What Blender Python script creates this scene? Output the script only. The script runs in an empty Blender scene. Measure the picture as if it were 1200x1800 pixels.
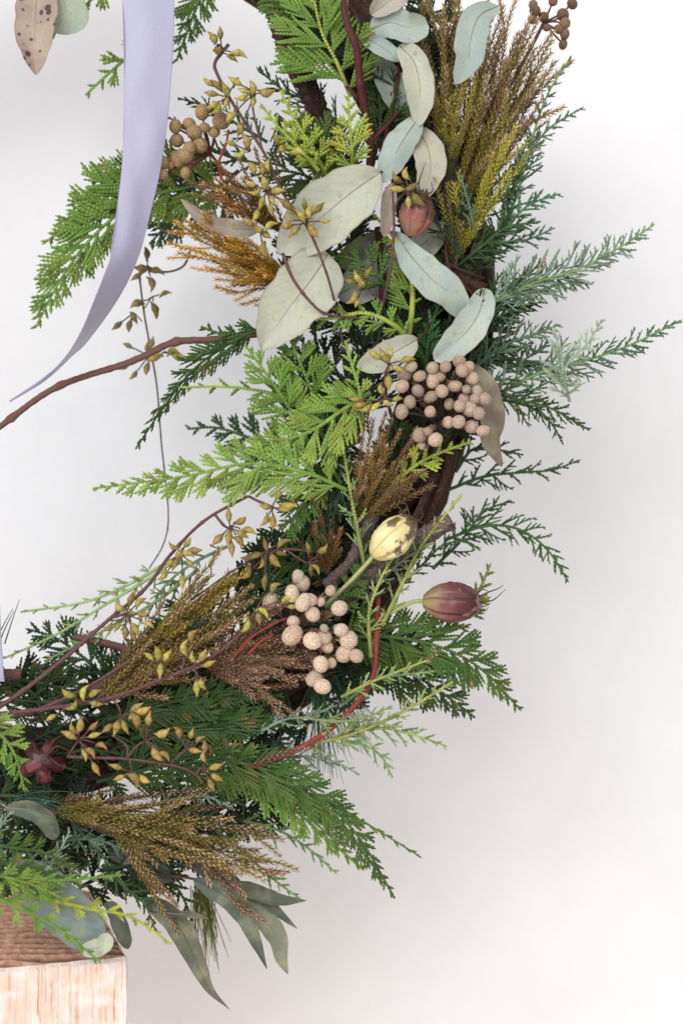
import bpy, math, random
import numpy as np
from mathutils import Vector, Matrix

R = math.radians
random.seed(7); rng = np.random.default_rng(7)
C = bpy.context.scene.collection
S = 0.00038            # metres per photograph pixel on the wreath's middle plane
DC = 2500.0            # camera distance from that plane, in those pixels
WALL_H = -640.0        # the wall, behind the wreath

# ------------------------------------------------------------------ camera, world, lamps, exposure
sc = bpy.context.scene
cam_d = bpy.data.cameras.new("camera"); cam = bpy.data.objects.new("camera", cam_d); C.objects.link(cam)
cam.location = (0, -DC * S, 0); cam.rotation_euler = (R(90), 0, 0)
cam_d.sensor_fit = 'VERTICAL'; cam_d.sensor_height = 36.0
cam_d.lens = 18.0 / (900.0 / DC)
cam_d.clip_start = 0.02; cam_d.clip_end = 60
cam_d.dof.use_dof = True; cam_d.dof.focus_distance = (DC - 55) * S; cam_d.dof.aperture_fstop = 3.5
sc.camera = cam
w = bpy.data.worlds.new("World"); sc.world = w; w.use_nodes = True
bg = w.node_tree.nodes["Background"]; bg.inputs[0].default_value = (0.93, 0.95, 1.0, 1); bg.inputs[1].default_value = 0.48

def lamp(name, loc, target, size, power, color):
    d = bpy.data.lights.new(name, 'AREA'); d.shape = 'RECTANGLE'; d.size, d.size_y = size
    d.energy = power; d.color = color
    o = bpy.data.objects.new(name, d); C.objects.link(o); o.location = loc
    o.rotation_euler = (Vector(target) - Vector(loc)).to_track_quat('-Z', 'Y').to_euler()
    return o
lamp("window_lamp", (-1.15, -2.3, 1.15), (-0.1, 0.05, 0.0), (2.2, 1.8), 65, (0.995, 0.985, 1.0))
lamp("right_fill_lamp", (1.15, -2.3, 1.0), (0.1, 0.05, 0.0), (2.0, 1.8), 24, (1.0, 0.98, 0.985))  # added fill from the right, softens the shadows on the wall
lamp("bounce_lamp", (-0.45, -0.75, -1.3), (-0.15, 0.15, -0.35), (1.3, 0.7), 8.5, (1.0, 0.76, 0.64))
lamp("side_fill_lamp", (-1.7, -1.2, -0.2), (-0.2, 0.1, 0.0), (0.9, 0.9), 4.0, (0.8, 0.87, 1.0))  # added cool fill that tints the left of the wall
sc.view_settings.view_transform = 'Standard'; sc.view_settings.look = 'None'
sc.view_settings.exposure = 0.0; sc.view_settings.gamma = 1.0

# ------------------------------------------------------------------ space: (x, y) of the photograph and height h in front of the middle plane
def P(p):
    x, y, h = p
    k = 1 - h / DC
    return Vector(((x - 600) * S * k, -h * S, (900 - y) * S * k))
def Dv(d): return Vector((d[0], -d[2], -d[1]))           # a direction
def V3(*a): return np.array(a, float)
def unit(a): return a / (np.linalg.norm(a) + 1e-12)
def z(ox, oy, lst, f=2.6667): return [(a[0] / f + ox, a[1] / f + oy) + tuple(v / f for v in a[2:3]) for a in lst]
def lin(r, g, b, a=0.0):
    f = lambda c: (c / 255 / 12.92) if c / 255 <= 0.04045 else ((c / 255 + 0.055) / 1.055) ** 2.4
    return (f(r), f(g), f(b), a)
def spline(pts, step=6.0):
    p = np.array(pts, float)
    if len(p) == 2: p = np.array([p[0], (p[0] + p[1]) / 2, p[1]])
    e = np.vstack([2 * p[0] - p[1], p, 2 * p[-1] - p[-2]])
    out = []
    for i in range(1, len(e) - 2):
        a, b, c, d = e[i - 1], e[i], e[i + 1], e[i + 2]
        n = max(2, int(np.linalg.norm(c - b) / step))
        for t in np.linspace(0, 1, n, endpoint=False):
            out.append(0.5 * (2 * b + (c - a) * t + (2 * a - 5 * b + 4 * c - d) * t * t + (3 * b - a - 3 * c + d) * t ** 3))
    out.append(e[-2])
    return np.array(out)

# ------------------------------------------------------------------ mesh helpers (lengths in pixels, scaled by S when built)
class MB:
    def __init__(s): s.v = []; s.f = []; s.t = []; s.n = 0
    def add(s, v, f, t):
        s.v.append(np.asarray(v, float)); s.t.append(np.asarray(t, float).reshape(-1, 3))
        s.f += [tuple(int(i) + s.n for i in q) for q in f]; s.n += len(v)
    def build(s, name, mat, smooth=False, world=False):
        v = np.vstack(s.v)
        me = bpy.data.meshes.new(name)
        v = [tuple(P(q)) for q in v] if world else (v * S).tolist()
        me.from_pydata(v, [], s.f)
        at = me.attributes.new("luv", 'FLOAT_VECTOR', 'POINT'); at.data.foreach_set("vector", np.vstack(s.t).ravel())
        me.materials.append(mat)
        if smooth: me.polygons.foreach_set("use_smooth", [True] * len(me.polygons))
        me.update()
        return me

def sweep(M, pts, nrm, ww, th, ta, k=4, sq=None):
    """a strand along pts: section of k points, half width ww, half thickness th (arrays)"""
    pts = np.asarray(pts, float); n = len(pts)
    tan = np.gradient(pts, axis=0); tan /= (np.linalg.norm(tan, axis=1)[:, None] + 1e-9)
    nrm = np.broadcast_to(np.asarray(nrm, float), pts.shape)
    side = np.cross(nrm, tan); side /= (np.linalg.norm(side, axis=1)[:, None] + 1e-9)
    nn = np.cross(tan, side)
    ww = np.broadcast_to(ww, (n,)); th = np.broadcast_to(th, (n,)); ta = np.broadcast_to(ta, (n,))
    ang = np.arange(k) / k * 2 * np.pi
    mod = np.ones((n, k)) if sq is None else sq
    ring = pts[:, None, :] + side[:, None, :] * (np.cos(ang)[None, :] * mod * ww[:, None])[:, :, None] \
        + nn[:, None, :] * (np.sin(ang)[None, :] * mod * th[:, None])[:, :, None]
    f = []
    for i in range(n - 1):
        for j in range(k):
            a, b = i * k + j, i * k + (j + 1) % k
            f.append((a, b, b + k, a + k))
    f.append(tuple(range(k - 1, -1, -1))); f.append(tuple((n - 1) * k + j for j in range(k)))
    t = np.zeros((n, k, 3)); t[:, :, 0] = ta[:, None]; t[:, :, 1] = (ang / (2 * np.pi))[None, :]
    M.add(ring.reshape(-1, 3), f, t.reshape(-1, 3))

def frames(pts):
    """a rotation-stable normal for each point of a 3-D path"""
    tan = np.gradient(pts, axis=0); tan /= (np.linalg.norm(tan, axis=1)[:, None] + 1e-9)
    n = np.cross(tan[0], V3(0.31, 0.2, 0.93)); n = unit(n); out = []
    for t in tan:
        n = unit(n - t * np.dot(n, t)); out.append(n)
    return np.array(out)

# ------------------------------------------------------------------ objects
def tag(o, label=None, cat=None, group=None, kind=None):
    if label: o['label'] = label
    if cat: o['category'] = cat
    if group: o['group'] = group
    if kind: o['kind'] = kind
    return o
def obj(name, me, parent=None, M=None, color=None):
    o = bpy.data.objects.new(name, me); C.objects.link(o)
    if parent is not None:
        o.parent = parent
        L = Matrix.Translation(parent.location) if parent.type == 'EMPTY' else Matrix.Identity(4)
        o.matrix_basis = L.inverted() @ (M if M is not None else Matrix.Identity(4))
    elif M is not None: o.matrix_basis = M
    if color is not None: o.color = color
    return o
def root(name, p, label, cat, group=None):
    o = bpy.data.objects.new(name, None); C.objects.link(o); o.empty_display_size = 0.01
    o.location = P(p); return tag(o, label, cat, group)
def place(p, d, n, s=1.0):
    """matrix putting local +X along d, +Z towards n, at photo point p"""
    X = Dv(unit(d)); Z = Dv(n); Z = (Z - X * Z.dot(X)); 
    if Z.length < 1e-4: Z = X.orthogonal()
    Z.normalize(); Y = Z.cross(X)
    k = s * (1 - p[2] / DC)
    m = Matrix(((X.x * k, Y.x * k, Z.x * k), (X.y * k, Y.y * k, Z.y * k), (X.z * k, Y.z * k, Z.z * k))).to_4x4()
    m.translation = P(p); return m
def rot(v, ax, a):
    ax = unit(ax); return v * math.cos(a) + np.cross(ax, v) * math.sin(a) + ax * np.dot(ax, v) * (1 - math.cos(a))
def jit(c, a=0.1, alpha=None):
    k = 1 + random.uniform(-a, a)
    return (c[0] * k * (1 + random.uniform(-a, a) * .6), c[1] * k, c[2] * k * (1 + random.uniform(-a, a) * .6), c[3] if alpha is None else alpha)

# ------------------------------------------------------------------ materials
def nt(name, rough=0.55, spec=0.35):
    m = bpy.data.materials.new(name); m.use_nodes = True; t = m.node_tree
    b = t.nodes["Principled BSDF"]; b.inputs['Roughness'].default_value = rough; b.inputs['Specular IOR Level'].default_value = spec
    return m, t, b
def N(t, kind, **kw):
    n = t.nodes.new(kind)
    for k, v in kw.items():
        if k.startswith('i_'):
            key = k[2:]; n.inputs[int(key) if key.isdigit() else key].default_value = v
        else: setattr(n, k, v)
    return n
def mixc(t, a, b, f, mode='MIX'):
    n = N(t, 'ShaderNodeMix', data_type='RGBA', blend_type=mode)
    for sock, v in ((n.inputs[6], a), (n.inputs[7], b), (n.inputs[0], f)):
        if hasattr(v, 'type') and hasattr(v, 'links'): t.links.new(v, sock)
        else: sock.default_value = v
    return n.outputs[2]
def mth(t, op, a, b=0.0, clamp=False):
    n = N(t, 'ShaderNodeMath', operation=op, use_clamp=clamp)
    for i, v in enumerate((a, b)):
        if hasattr(v, 'links'): t.links.new(v, n.inputs[i])
        else: n.inputs[i].default_value = v
    return n.outputs[0]
def ramp(t, fac, stops):
    n = N(t, 'ShaderNodeValToRGB'); t.links.new(fac, n.inputs[0]); e = n.color_ramp.elements
    while len(e) < len(stops): e.new(0.5)
    for q, (p, c) in zip(e, stops): q.position = p; q.color = c
    return n.outputs[0]
def luv(t):
    a = N(t, 'ShaderNodeAttribute', attribute_name='luv'); s = N(t, 'ShaderNodeSeparateXYZ'); t.links.new(a.outputs['Vector'], s.inputs[0]); return s
def noise(t, scale, detail=3, coord='Object', rough=0.6):
    c = N(t, 'ShaderNodeTexCoord'); n = N(t, 'ShaderNodeTexNoise', i_Scale=scale, i_Detail=detail, i_Roughness=rough)
    t.links.new(c.outputs[coord], n.inputs['Vector']); return n.outputs['Fac']
def bump(t, b, h, strength, dist=0.001):
    n = N(t, 'ShaderNodeBump', i_Strength=strength, i_Distance=dist); t.links.new(h, n.inputs['Height']); t.links.new(n.outputs[0], b.inputs['Normal'])

def foliage(name, rough, tip, nscale, spec=0.35):
    m, t, b = nt(name, rough, spec)
    oi = N(t, 'ShaderNodeObjectInfo'); s = luv(t)
    base = mixc(t, oi.outputs['Color'], tip, 1.0, 'MULTIPLY')
    col = mixc(t, oi.outputs['Color'], base, mth(t, 'MULTIPLY', s.outputs[0], 0.85, True))
    geo = N(t, 'ShaderNodeNewGeometry'); no = N(t, 'ShaderNodeTexNoise', i_Scale=nscale, i_Detail=3.0)
    t.links.new(geo.outputs['Position'], no.inputs['Vector'])
    n9 = N(t, 'ShaderNodeTexNoise', i_Scale=75.0, i_Detail=2.0); t.links.new(geo.outputs['Position'], n9.inputs['Vector'])
    col = mixc(t, col, lin(148, 112, 62, 1), mth(t, 'MULTIPLY', ramp(t, n9.outputs['Fac'], [(0.6, (0, 0, 0, 1)), (0.72, (.75, .75, .75, 1))]), s.outputs[0]))
    hs = N(t, 'ShaderNodeHueSaturation')
    t.links.new(col, hs.inputs['Color'])
    t.links.new(mth(t, 'ADD', mth(t, 'MULTIPLY', no.outputs['Fac'], 1.1), 0.42), hs.inputs['Value'])
    t.links.new(mth(t, 'ADD', mth(t, 'MULTIPLY', oi.outputs['Random'], 0.035), 0.482), hs.inputs['Hue'])
    t.links.new(hs.outputs[0], b.inputs['Base Color'])
    tr = N(t, 'ShaderNodeBsdfTranslucent'); t.links.new(hs.outputs[0], tr.inputs[0])
    mx = N(t, 'ShaderNodeMixShader', i_Fac=0.2)
    t.links.new(b.outputs[0], mx.inputs[1]); t.links.new(tr.outputs[0], mx.inputs[2])
    t.links.new(mx.outputs[0], t.nodes['Material Output'].inputs[0])
    return m
M_CEDAR = foliage('cedar_scale', 0.48, (1.55, 1.4, 1.25, 1), 160)
M_JUNI = foliage('juniper_scale', 0.6, (1.38, 1.34, 1.1, 1), 160)

def heather_mat():
    m, t, b = nt('heath_needle', 0.65, 0.25)
    oi = N(t, 'ShaderNodeObjectInfo'); s = luv(t)
    f = mth(t, 'ADD', mth(t, 'MULTIPLY', oi.outputs['Alpha'], 1.6), mth(t, 'SUBTRACT', mth(t, 'MULTIPLY', s.outputs[0], 0.9), 0.75), True)
    geo = N(t, 'ShaderNodeNewGeometry'); no = N(t, 'ShaderNodeTexNoise', i_Scale=300, i_Detail=2.0); t.links.new(geo.outputs['Position'], no.inputs['Vector'])
    brown = ramp(t, no.outputs['Fac'], [(0.3, lin(150, 118, 96, 1)), (0.55, lin(194, 162, 130, 1)), (0.75, lin(226, 200, 164, 1))])
    col = mixc(t, oi.outputs['Color'], brown, f)
    col = mixc(t, col, lin(96, 66, 50, 1), mth(t, 'MULTIPLY', s.outputs[1], 0.7))
    hs = N(t, 'ShaderNodeHueSaturation'); t.links.new(col, hs.inputs['Color'])
    t.links.new(mth(t, 'ADD', mth(t, 'MULTIPLY', oi.outputs['Random'], 0.5), 0.75), hs.inputs['Value'])
    t.links.new(hs.outputs[0], b.inputs['Base Color'])
    return m
M_HEATH = heather_mat()

def bark(name, c1, c2, c3, rough=0.8, bs=0.6, fine=1.0):
    m, t, b = nt(name, rough, 0.2); s = luv(t)
    cmb = N(t, 'ShaderNodeCombineXYZ')
    t.links.new(mth(t, 'MULTIPLY', s.outputs[0], 7.0), cmb.inputs[0])
    an = mth(t, 'MULTIPLY', s.outputs[1], 6.28318)
    t.links.new(mth(t, 'MULTIPLY', mth(t, 'SINE', an), 2.2 * fine), cmb.inputs[1]); t.links.new(mth(t, 'MULTIPLY', mth(t, 'COSINE', an), 2.2 * fine), cmb.inputs[2])
    n = N(t, 'ShaderNodeTexNoise', i_Scale=2.4, i_Detail=7.0, i_Roughness=0.7); t.links.new(cmb.outputs[0], n.inputs['Vector'])
    t.links.new(ramp(t, n.outputs['Fac'], [(0.3, c1), (0.52, c2), (0.75, c3)]), b.inputs['Base Color'])
    bump(t, b, n.outputs['Fac'], bs, 0.002)
    return m
M_VINE = bark('vine_bark', lin(32, 22, 19, 1), lin(70, 48, 41, 1), lin(132, 102, 90, 1), bs=0.9)
M_GREYBARK = bark('weathered_bark', lin(62, 48, 44, 1), lin(120, 102, 96, 1), lin(172, 156, 150, 1), bs=0.9)
M_TWIG = bark('red_brown_bark', lin(72, 50, 44, 1), lin(104, 74, 64, 1), lin(144, 112, 98, 1), 0.5, 0.25)
M_RED = bark('red_bark', lin(96, 40, 34, 1), lin(138, 58, 48, 1), lin(172, 98, 80, 1), 0.45, 0.25)
M_MAROON = bark('maroon_bark', lin(50, 24, 24, 1), lin(80, 38, 36, 1), lin(124, 76, 68, 1), 0.4, 0.25)
M_STEM = bark('speckled_stem', lin(66, 44, 44, 1), lin(98, 68, 66, 1), lin(160, 130, 116, 1), 0.6, 0.3)
def plain_oc(name, rough=0.6, ns=120, amt=0.6, spec=0.3):
    m, t, b = nt(name, rough, spec); oi = N(t, 'ShaderNodeObjectInfo')
    hs = N(t, 'ShaderNodeHueSaturation'); t.links.new(oi.outputs['Color'], hs.inputs['Color'])
    t.links.new(mth(t, 'ADD', mth(t, 'MULTIPLY', noise(t, ns), amt), 1 - amt / 2), hs.inputs['Value'])
    t.links.new(hs.outputs[0], b.inputs['Base Color']); return m
M_GSTEM = plain_oc('green_stem', 0.5, 300, 0.5)

def pod_mat():
    m, t, b = nt('gum_pod', 0.45, 0.35); oi = N(t, 'ShaderNodeObjectInfo'); s = luv(t)
    n = noise(t, 600, 3)
    tip = mixc(t, oi.outputs['Color'], lin(158, 118, 64, 1), 0.7)
    col = mixc(t, oi.outputs['Color'], tip, ramp(t, s.outputs[0], [(0.5, (0, 0, 0, 1)), (0.95, (1, 1, 1, 1))]))
    col = mixc(t, col, lin(92, 84, 46, 1), ramp(t, s.outputs[0], [(0.0, (1, 1, 1, 1)), (0.32, (0.1, 0.1, 0.1, 1)), (0.5, (0.55, 0.55, 0.55, 1)), (0.54, (0, 0, 0, 1))]))
    col = mixc(t, col, lin(96, 74, 48, 1), ramp(t, n, [(0.55, (0, 0, 0, 1)), (0.75, (.8, .8, .8, 1))]))
    hs = N(t, 'ShaderNodeHueSaturation'); t.links.new(col, hs.inputs['Color'])
    t.links.new(mth(t, 'ADD', mth(t, 'MULTIPLY', oi.outputs['Random'], 0.5), 0.72), hs.inputs['Value'])
    t.links.new(mth(t, 'ADD', mth(t, 'MULTIPLY', oi.outputs['Random'], 0.03), 0.485), hs.inputs['Hue'])
    t.links.new(hs.outputs[0], b.inputs['Base Color']); bump(t, b, n, 0.3, 0.0006); return m
M_POD = pod_mat()

def ball_mat():
    m, t, b = nt('silver_ball', 0.9, 0.1); oi = N(t, 'ShaderNodeObjectInfo'); s = luv(t)
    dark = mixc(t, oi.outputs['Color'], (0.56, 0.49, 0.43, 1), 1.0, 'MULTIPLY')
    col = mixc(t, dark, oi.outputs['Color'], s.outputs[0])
    hs = N(t, 'ShaderNodeHueSaturation'); t.links.new(col, hs.inputs['Color'])
    t.links.new(mth(t, 'ADD', mth(t, 'MULTIPLY', oi.outputs['Random'], 0.4), 0.8), hs.inputs['Value'])
    t.links.new(hs.outputs[0], b.inputs['Base Color']); return m
M_BALL = ball_mat()

def leaf_mat(name, spots=False):
    m, t, b = nt(name, 0.55, 0.35); oi = N(t, 'ShaderNodeObjectInfo'); s = luv(t)
    a = mth(t, 'ABSOLUTE', s.outputs[1])
    n1 = noise(t, 60, 5); n2 = noise(t, 420, 4)
    hs = N(t, 'ShaderNodeHueSaturation'); t.links.new(oi.outputs['Color'], hs.inputs['Color'])
    t.links.new(mth(t, 'ADD', mth(t, 'MULTIPLY', n1, 0.44), mth(t, 'ADD', mth(t, 'MULTIPLY', n2, 0.24), 0.66)), hs.inputs['Value'])
    col = mixc(t, hs.outputs[0], lin(180, 180, 144, 1), ramp(t, n1, [(0.45, (0, 0, 0, 1)), (0.72, (.55, .55, .55, 1))]))
    ph = mth(t, 'ADD', mth(t, 'SUBTRACT', mth(t, 'MULTIPLY', s.outputs[0], 62.0), mth(t, 'MULTIPLY', a, 17.0)), mth(t, 'MULTIPLY', n1, 7.0))
    vein = mth(t, 'POWER', mth(t, 'ADD', mth(t, 'MULTIPLY', mth(t, 'SINE', ph), 0.5), 0.5), 14.0)
    col = mixc(t, col, mixc(t, oi.outputs['Color'], (0.72, 0.72, 0.62, 1), 1.0, 'MULTIPLY'), mth(t, 'MULTIPLY', vein, 0.24))
    col = mixc(t, col, lin(128, 92, 74, 1), ramp(t, a, [(0.925, (0, 0, 0, 1)), (0.985, (.45, .45, .45, 1))]))
    blot = ramp(t, noise(t, 150, 4), [(0.58, (0, 0, 0, 1)), (0.74, (.55, .55, .55, 1))])
    col = mixc(t, col, lin(142, 120, 92, 1), blot)
    if spots:
        vc = N(t, 'ShaderNodeTexCoord'); vo = N(t, 'ShaderNodeTexVoronoi', i_Scale=170.0, i_Randomness=1.0); t.links.new(vc.outputs['Object'], vo.inputs['Vector']); sp = ramp(t, mth(t, 'ADD', vo.outputs['Distance'], mth(t, 'MULTIPLY', mth(t, 'SUBTRACT', n1, .5), 1.4)), [(0.2, (.9, .9, .9, 1)), (0.3, (0, 0, 0, 1))])
        col = mixc(t, col, lin(58, 46, 42, 1), sp)
    t.links.new(col, b.inputs['Base Color'])
    bump(t, b, mth(t, 'ADD', mth(t, 'MULTIPLY', vein, -0.25), mth(t, 'MULTIPLY', n2, 0.5)), 0.25, 0.0006)
    tr = N(t, 'ShaderNodeBsdfTranslucent'); t.links.new(col, tr.inputs[0]); mx = N(t, 'ShaderNodeMixShader', i_Fac=0.12)
    t.links.new(b.outputs[0], mx.inputs[1]); t.links.new(tr.outputs[0], mx.inputs[2]); t.links.new(mx.outputs[0], t.nodes['Material Output'].inputs[0])
    return m
M_LEAF = leaf_mat('gum_leaf'); M_SPOT = leaf_mat('spotted_gum_leaf', True)

def head_mat(name, c_base, c_mid, c_top, c_rib, c_blot, bt):
    m, t, b = nt(name, 0.35, 0.4); s = luv(t)
    n = noise(t, 140, 5); n2 = noise(t, 90, 3)
    col = ramp(t, mth(t, 'ADD', s.outputs[0], mth(t, 'MULTIPLY', mth(t, 'SUBTRACT', n, 0.5), 0.35)), [(0.02, c_base), (0.4, c_mid), (0.85, c_top)])
    col = mixc(t, col, c_rib, ramp(t, s.outputs[1], [(0.0, (1, 1, 1, 1)), (0.22, (0, 0, 0, 1))]))
    col = mixc(t, col, c_blot, ramp(t, mth(t, 'ADD', n2, mth(t, 'MULTIPLY', mth(t, 'SUBTRACT', s.outputs[0], .45), .2)), [(bt, (0, 0, 0, 1)), (bt + .06, (.85, .85, .85, 1))]))
    t.links.new(col, b.inputs['Base Color']); bump(t, b, n, 0.35, 0.001); return m
M_HEADS = {
 'pink': head_mat('pink_seed_head', lin(140, 108, 84, 1), lin(142, 92, 82, 1), lin(78, 48, 42, 1), lin(120, 62, 58, 1), lin(70, 44, 38, 1), 0.6),
 'yellow': head_mat('yellow_seed_head', lin(210, 196, 124, 1), lin(230, 220, 166, 1), lin(208, 190, 128, 1), lin(176, 154, 88, 1), lin(70, 52, 40, 1), 0.585),
 'purple': head_mat('purple_seed_head', lin(164, 144, 104, 1), lin(116, 68, 66, 1), lin(76, 32, 40, 1), lin(56, 26, 30, 1), lin(150, 110, 96, 1), 0.68),
 'red': head_mat('red_seed_head', lin(120, 42, 52, 1), lin(92, 28, 40, 1), lin(60, 24, 30, 1), lin(52, 16, 24, 1), lin(120, 60, 62, 1), 0.62)}
M_TENDRIL = bark('dry_tendril', lin(44, 34, 28, 1), lin(78, 60, 46, 1), lin(128, 104, 78, 1), 0.8, 0.1)

# ------------------------------------------------------------------ mesh libraries shared between alike pieces
def bead(n): return np.where(np.arange(n) % 2 == 0, 0.62, 1.16)
def bstrand(M, pts, nrm, w0, t0, t1, thick=0.55, taper=0.45):
    n = len(pts); u = np.linspace(0, 1, n)
    ww = w0 * (1 - taper * u ** 2) * bead(n); ww[-1] *= 0.25; ww[0] *= .6
    sweep(M, pts, nrm, ww, ww * thick, t0 + (t1 - t0) * u ** 1.6)
def curve2(L, bend, rise, step=3.3, ph=0.0):
    s = np.arange(0, L + step, step); u = s / L
    return np.stack([s * (1 - 0.06 * abs(bend) * u), bend * L * 0.22 * u ** 2 + np.sin(s * .11 + ph) * 0.8, rise * L * 0.2 * u ** 2], 1)

def cedar_branchlet(L, seed):
    r = random.Random(seed); M = MB()
    bend = r.uniform(-0.5, 0.9); rise = r.uniform(-0.6, 0.3)
    main = curve2(L, bend, rise, ph=r.random() * 6)
    bstrand(M, main, (0, 0, 1), 3.6, 0.0, 1.0, .7)
    if L > 22:
        s = 7.0; sd = r.choice((-1, 1))
        while s < L - 8:
            i = min(len(main) - 2, int(s / 3.3)); p = main[i]; tg = unit(main[i + 1] - main[i])
            ln = min(0.52 * L + 4, (L - s) * 0.62 + 8, 62) * r.uniform(0.8, 1.08)
            a = R(r.uniform(23, 31)) * sd
            d = rot(tg, V3(0, 0, 1), a); d = unit(d + V3(0, 0, r.uniform(-.14, .1)))
            q = np.arange(0, ln + 3, 3.0); n0 = len(q)
            pts = p + d * q[:, None] + tg * (0.10 * ln * (q / ln) ** 2)[:, None] + V3(0, 0, 1) * (r.uniform(-.12, .06) * ln * (q / ln) ** 2)[:, None]
            bstrand(M, pts, V3(r.uniform(-.2, .2), r.uniform(-.3, .3), 1), 3.3, 0.15 + 0.4 * s / L, 1.0)
            if ln > 999:
                for fs in (0.34, 0.62):
                    p2 = pts[int(fs * (n0 - 1))]; l2 = ln * (0.8 - fs) * 0.8
                    if l2 > 6:
                        for sg in ((1, -1) if r.random() < .6 else (r.choice((-1, 1)),)):
                            d2 = rot(d, V3(0, 0, 1), R(36) * sg); q2 = np.arange(0, l2 + 3, 3.0)
                            bstrand(M, p2 + d2 * q2[:, None], (0, 0, 1), 3.1, 0.4, 1.0)
            s += r.uniform(6.4, 8.0); sd = -sd
    return M.build('cedar_branchlet', M_CEDAR)
CED_L = [14, 22, 34, 50, 70, 95, 125]
CED = {L: [cedar_branchlet(L, L * 10 + k) for k in range(4)] for L in CED_L}

def jun_branchlet(L, seed):
    r = random.Random(seed); M = MB()
    main = curve2(L, r.uniform(-.5, .5), r.uniform(-.5, .5), ph=r.random() * 6)
    bstrand(M, main, (0, 0, 1), 2.5, 0.0, 1.0, 0.9, 0.4)
    if L > 16:
        s = 5.0; az = r.random() * 6
        while s < L - 5:
            i = min(len(main) - 2, int(s / 3.3)); p = main[i]; tg = unit(main[i + 1] - main[i])
            ln = min(0.5 * L, (L - s) * 0.6 + 6, 34) * r.uniform(0.5, 1.15)
            side = rot(V3(0, 1, 0), tg, (0 if r.random() < .5 else math.pi) + r.uniform(-.7, .7))
            d = unit(tg + side * r.uniform(.55, .95)); q = np.arange(0, ln + 3, 3.0)
            pts = p + d * q[:, None] + tg * (r.uniform(-.05, .25) * ln * (q / ln) ** 2)[:, None]
            bstrand(M, pts, unit(np.cross(d, V3(.3, .2, .9))), 2.3, 0.2 + .3 * s / L, 1.0, 0.9, 0.4)
            if ln > 18 and r.random() < .7:
                d2 = unit(d + np.cross(d, side) * r.uniform(-.5, .5) + tg * .35); l2 = ln * .4; q2 = np.arange(0, l2 + 3, 3.0)
                bstrand(M, pts[len(pts) // 2] + d2 * q2[:, None], unit(np.cross(d2, V3(.3, .2, .9))), 1.9, .5, 1, .9)
            s += r.uniform(10, 16)
    return M.build('juniper_branchlet', M_JUNI)
JUN_L = [12, 20, 32, 48, 68, 92]
JUN = {L: [jun_branchlet(L, L * 17 + k) for k in range(5)] for L in JUN_L}

def spike_mesh(L, seed, nl=11.0):
    r = random.Random(seed); M = MB()
    main = curve2(L, r.uniform(-.55, .55), r.uniform(-.4, .4), step=5.0)
    u = np.linspace(0, 1, len(main)); sweep(M, main, (0, 0, 1), 1.5 * (1 - .5 * u), 1.5 * (1 - .5 * u), u * .6, k=5)
    M.t[-1][:, 1] = 1.0; M.t[-1][:, 0] *= .2
    az = 0.0; s = 2.0; V = []; F = []; T = []
    while s < L + 1:
        i = min(len(main) - 2, int(s / 5)); fr = s / 5 - i; tg = unit(main[i + 1] - main[i]); p = main[i] + (main[i + 1] - main[i]) * min(fr, 1)
        az += 2.4 + r.uniform(-.12, .12)
        e1 = unit(np.cross(tg, V3(0, .3, 1))); e2 = np.cross(tg, e1); o = e1 * math.cos(az) + e2 * math.sin(az)
        nr = unit(np.cross(tg, o)); k = s / L; spread = 1.3 - 0.5 * k ** 3
        ln = nl * r.uniform(.75, 1.1) * (1 - .25 * k ** 4)
        d = unit(tg * 0.75 + o * spread); tip = p + d * ln + tg * ln * .22; mid = p + d * ln * .5
        n0 = len(V); V += [p + nr * 1.0, p - nr * 1.0, mid + nr * 1.4 + o * .25, mid - nr * 1.4 + o * .25, tip]
        F += [(n0, n0 + 1, n0 + 3, n0 + 2), (n0 + 2, n0 + 3, n0 + 4)]
        tk = min(1, max(0, k * .9)); T += [(tk * .75, 0.7, 0), (tk * .75, 0.7, 0), (tk * .85, 0.2, 0), (tk * .85, 0.2, 0), (min(1, tk + .3), 0, 0)]
        s += 1.2
    M.add(V, F, T); return M.build('heath_spike', M_HEATH)
SPK_L = [36, 60, 90, 130, 180]
SPK = {L: [spike_mesh(L, L * 3 + k) for k in range(4)] for L in SPK_L}

def near(lib, keys, L):
    k = min(keys, key=lambda q: abs(math.log(q / max(L, 1)))); return random.choice(lib[k]), L / k

def pod_mesh(seed):
    r = random.Random(seed); M = MB()
    xs = np.array([-15, -12.5, -10, -6.5, -2.5, 0.2, 1.2, 4.5, 8.5, 12, 14.5]); fat = r.uniform(.82, 1.12); rr = np.array([1.5, 1.7, 3.4, 5.1 * r.uniform(.9, 1.08), 6.3, 6.6, 5.9, 4.9 * r.uniform(.88, 1.08), 3.1 * r.uniform(.8, 1.15), 1.4, 0.15]) * fat
    b = r.uniform(-.035, .035)
    pts = np.stack([xs, b * xs * xs, b * .6 * xs * xs], 1)
    k = 12; sq = 1 + 0.07 * np.cos(np.arange(k) / k * 2 * np.pi * 2 + r.random() * 6)[None, :] * np.ones((len(xs), 1))
    sweep(M, pts, (0, 0, 1), rr, rr, (xs + 15) / 29.5, k=k, sq=sq)
    return M.build('seed_pod', M_POD, True)
PODS = [pod_mesh(i) for i in range(10)]

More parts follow.
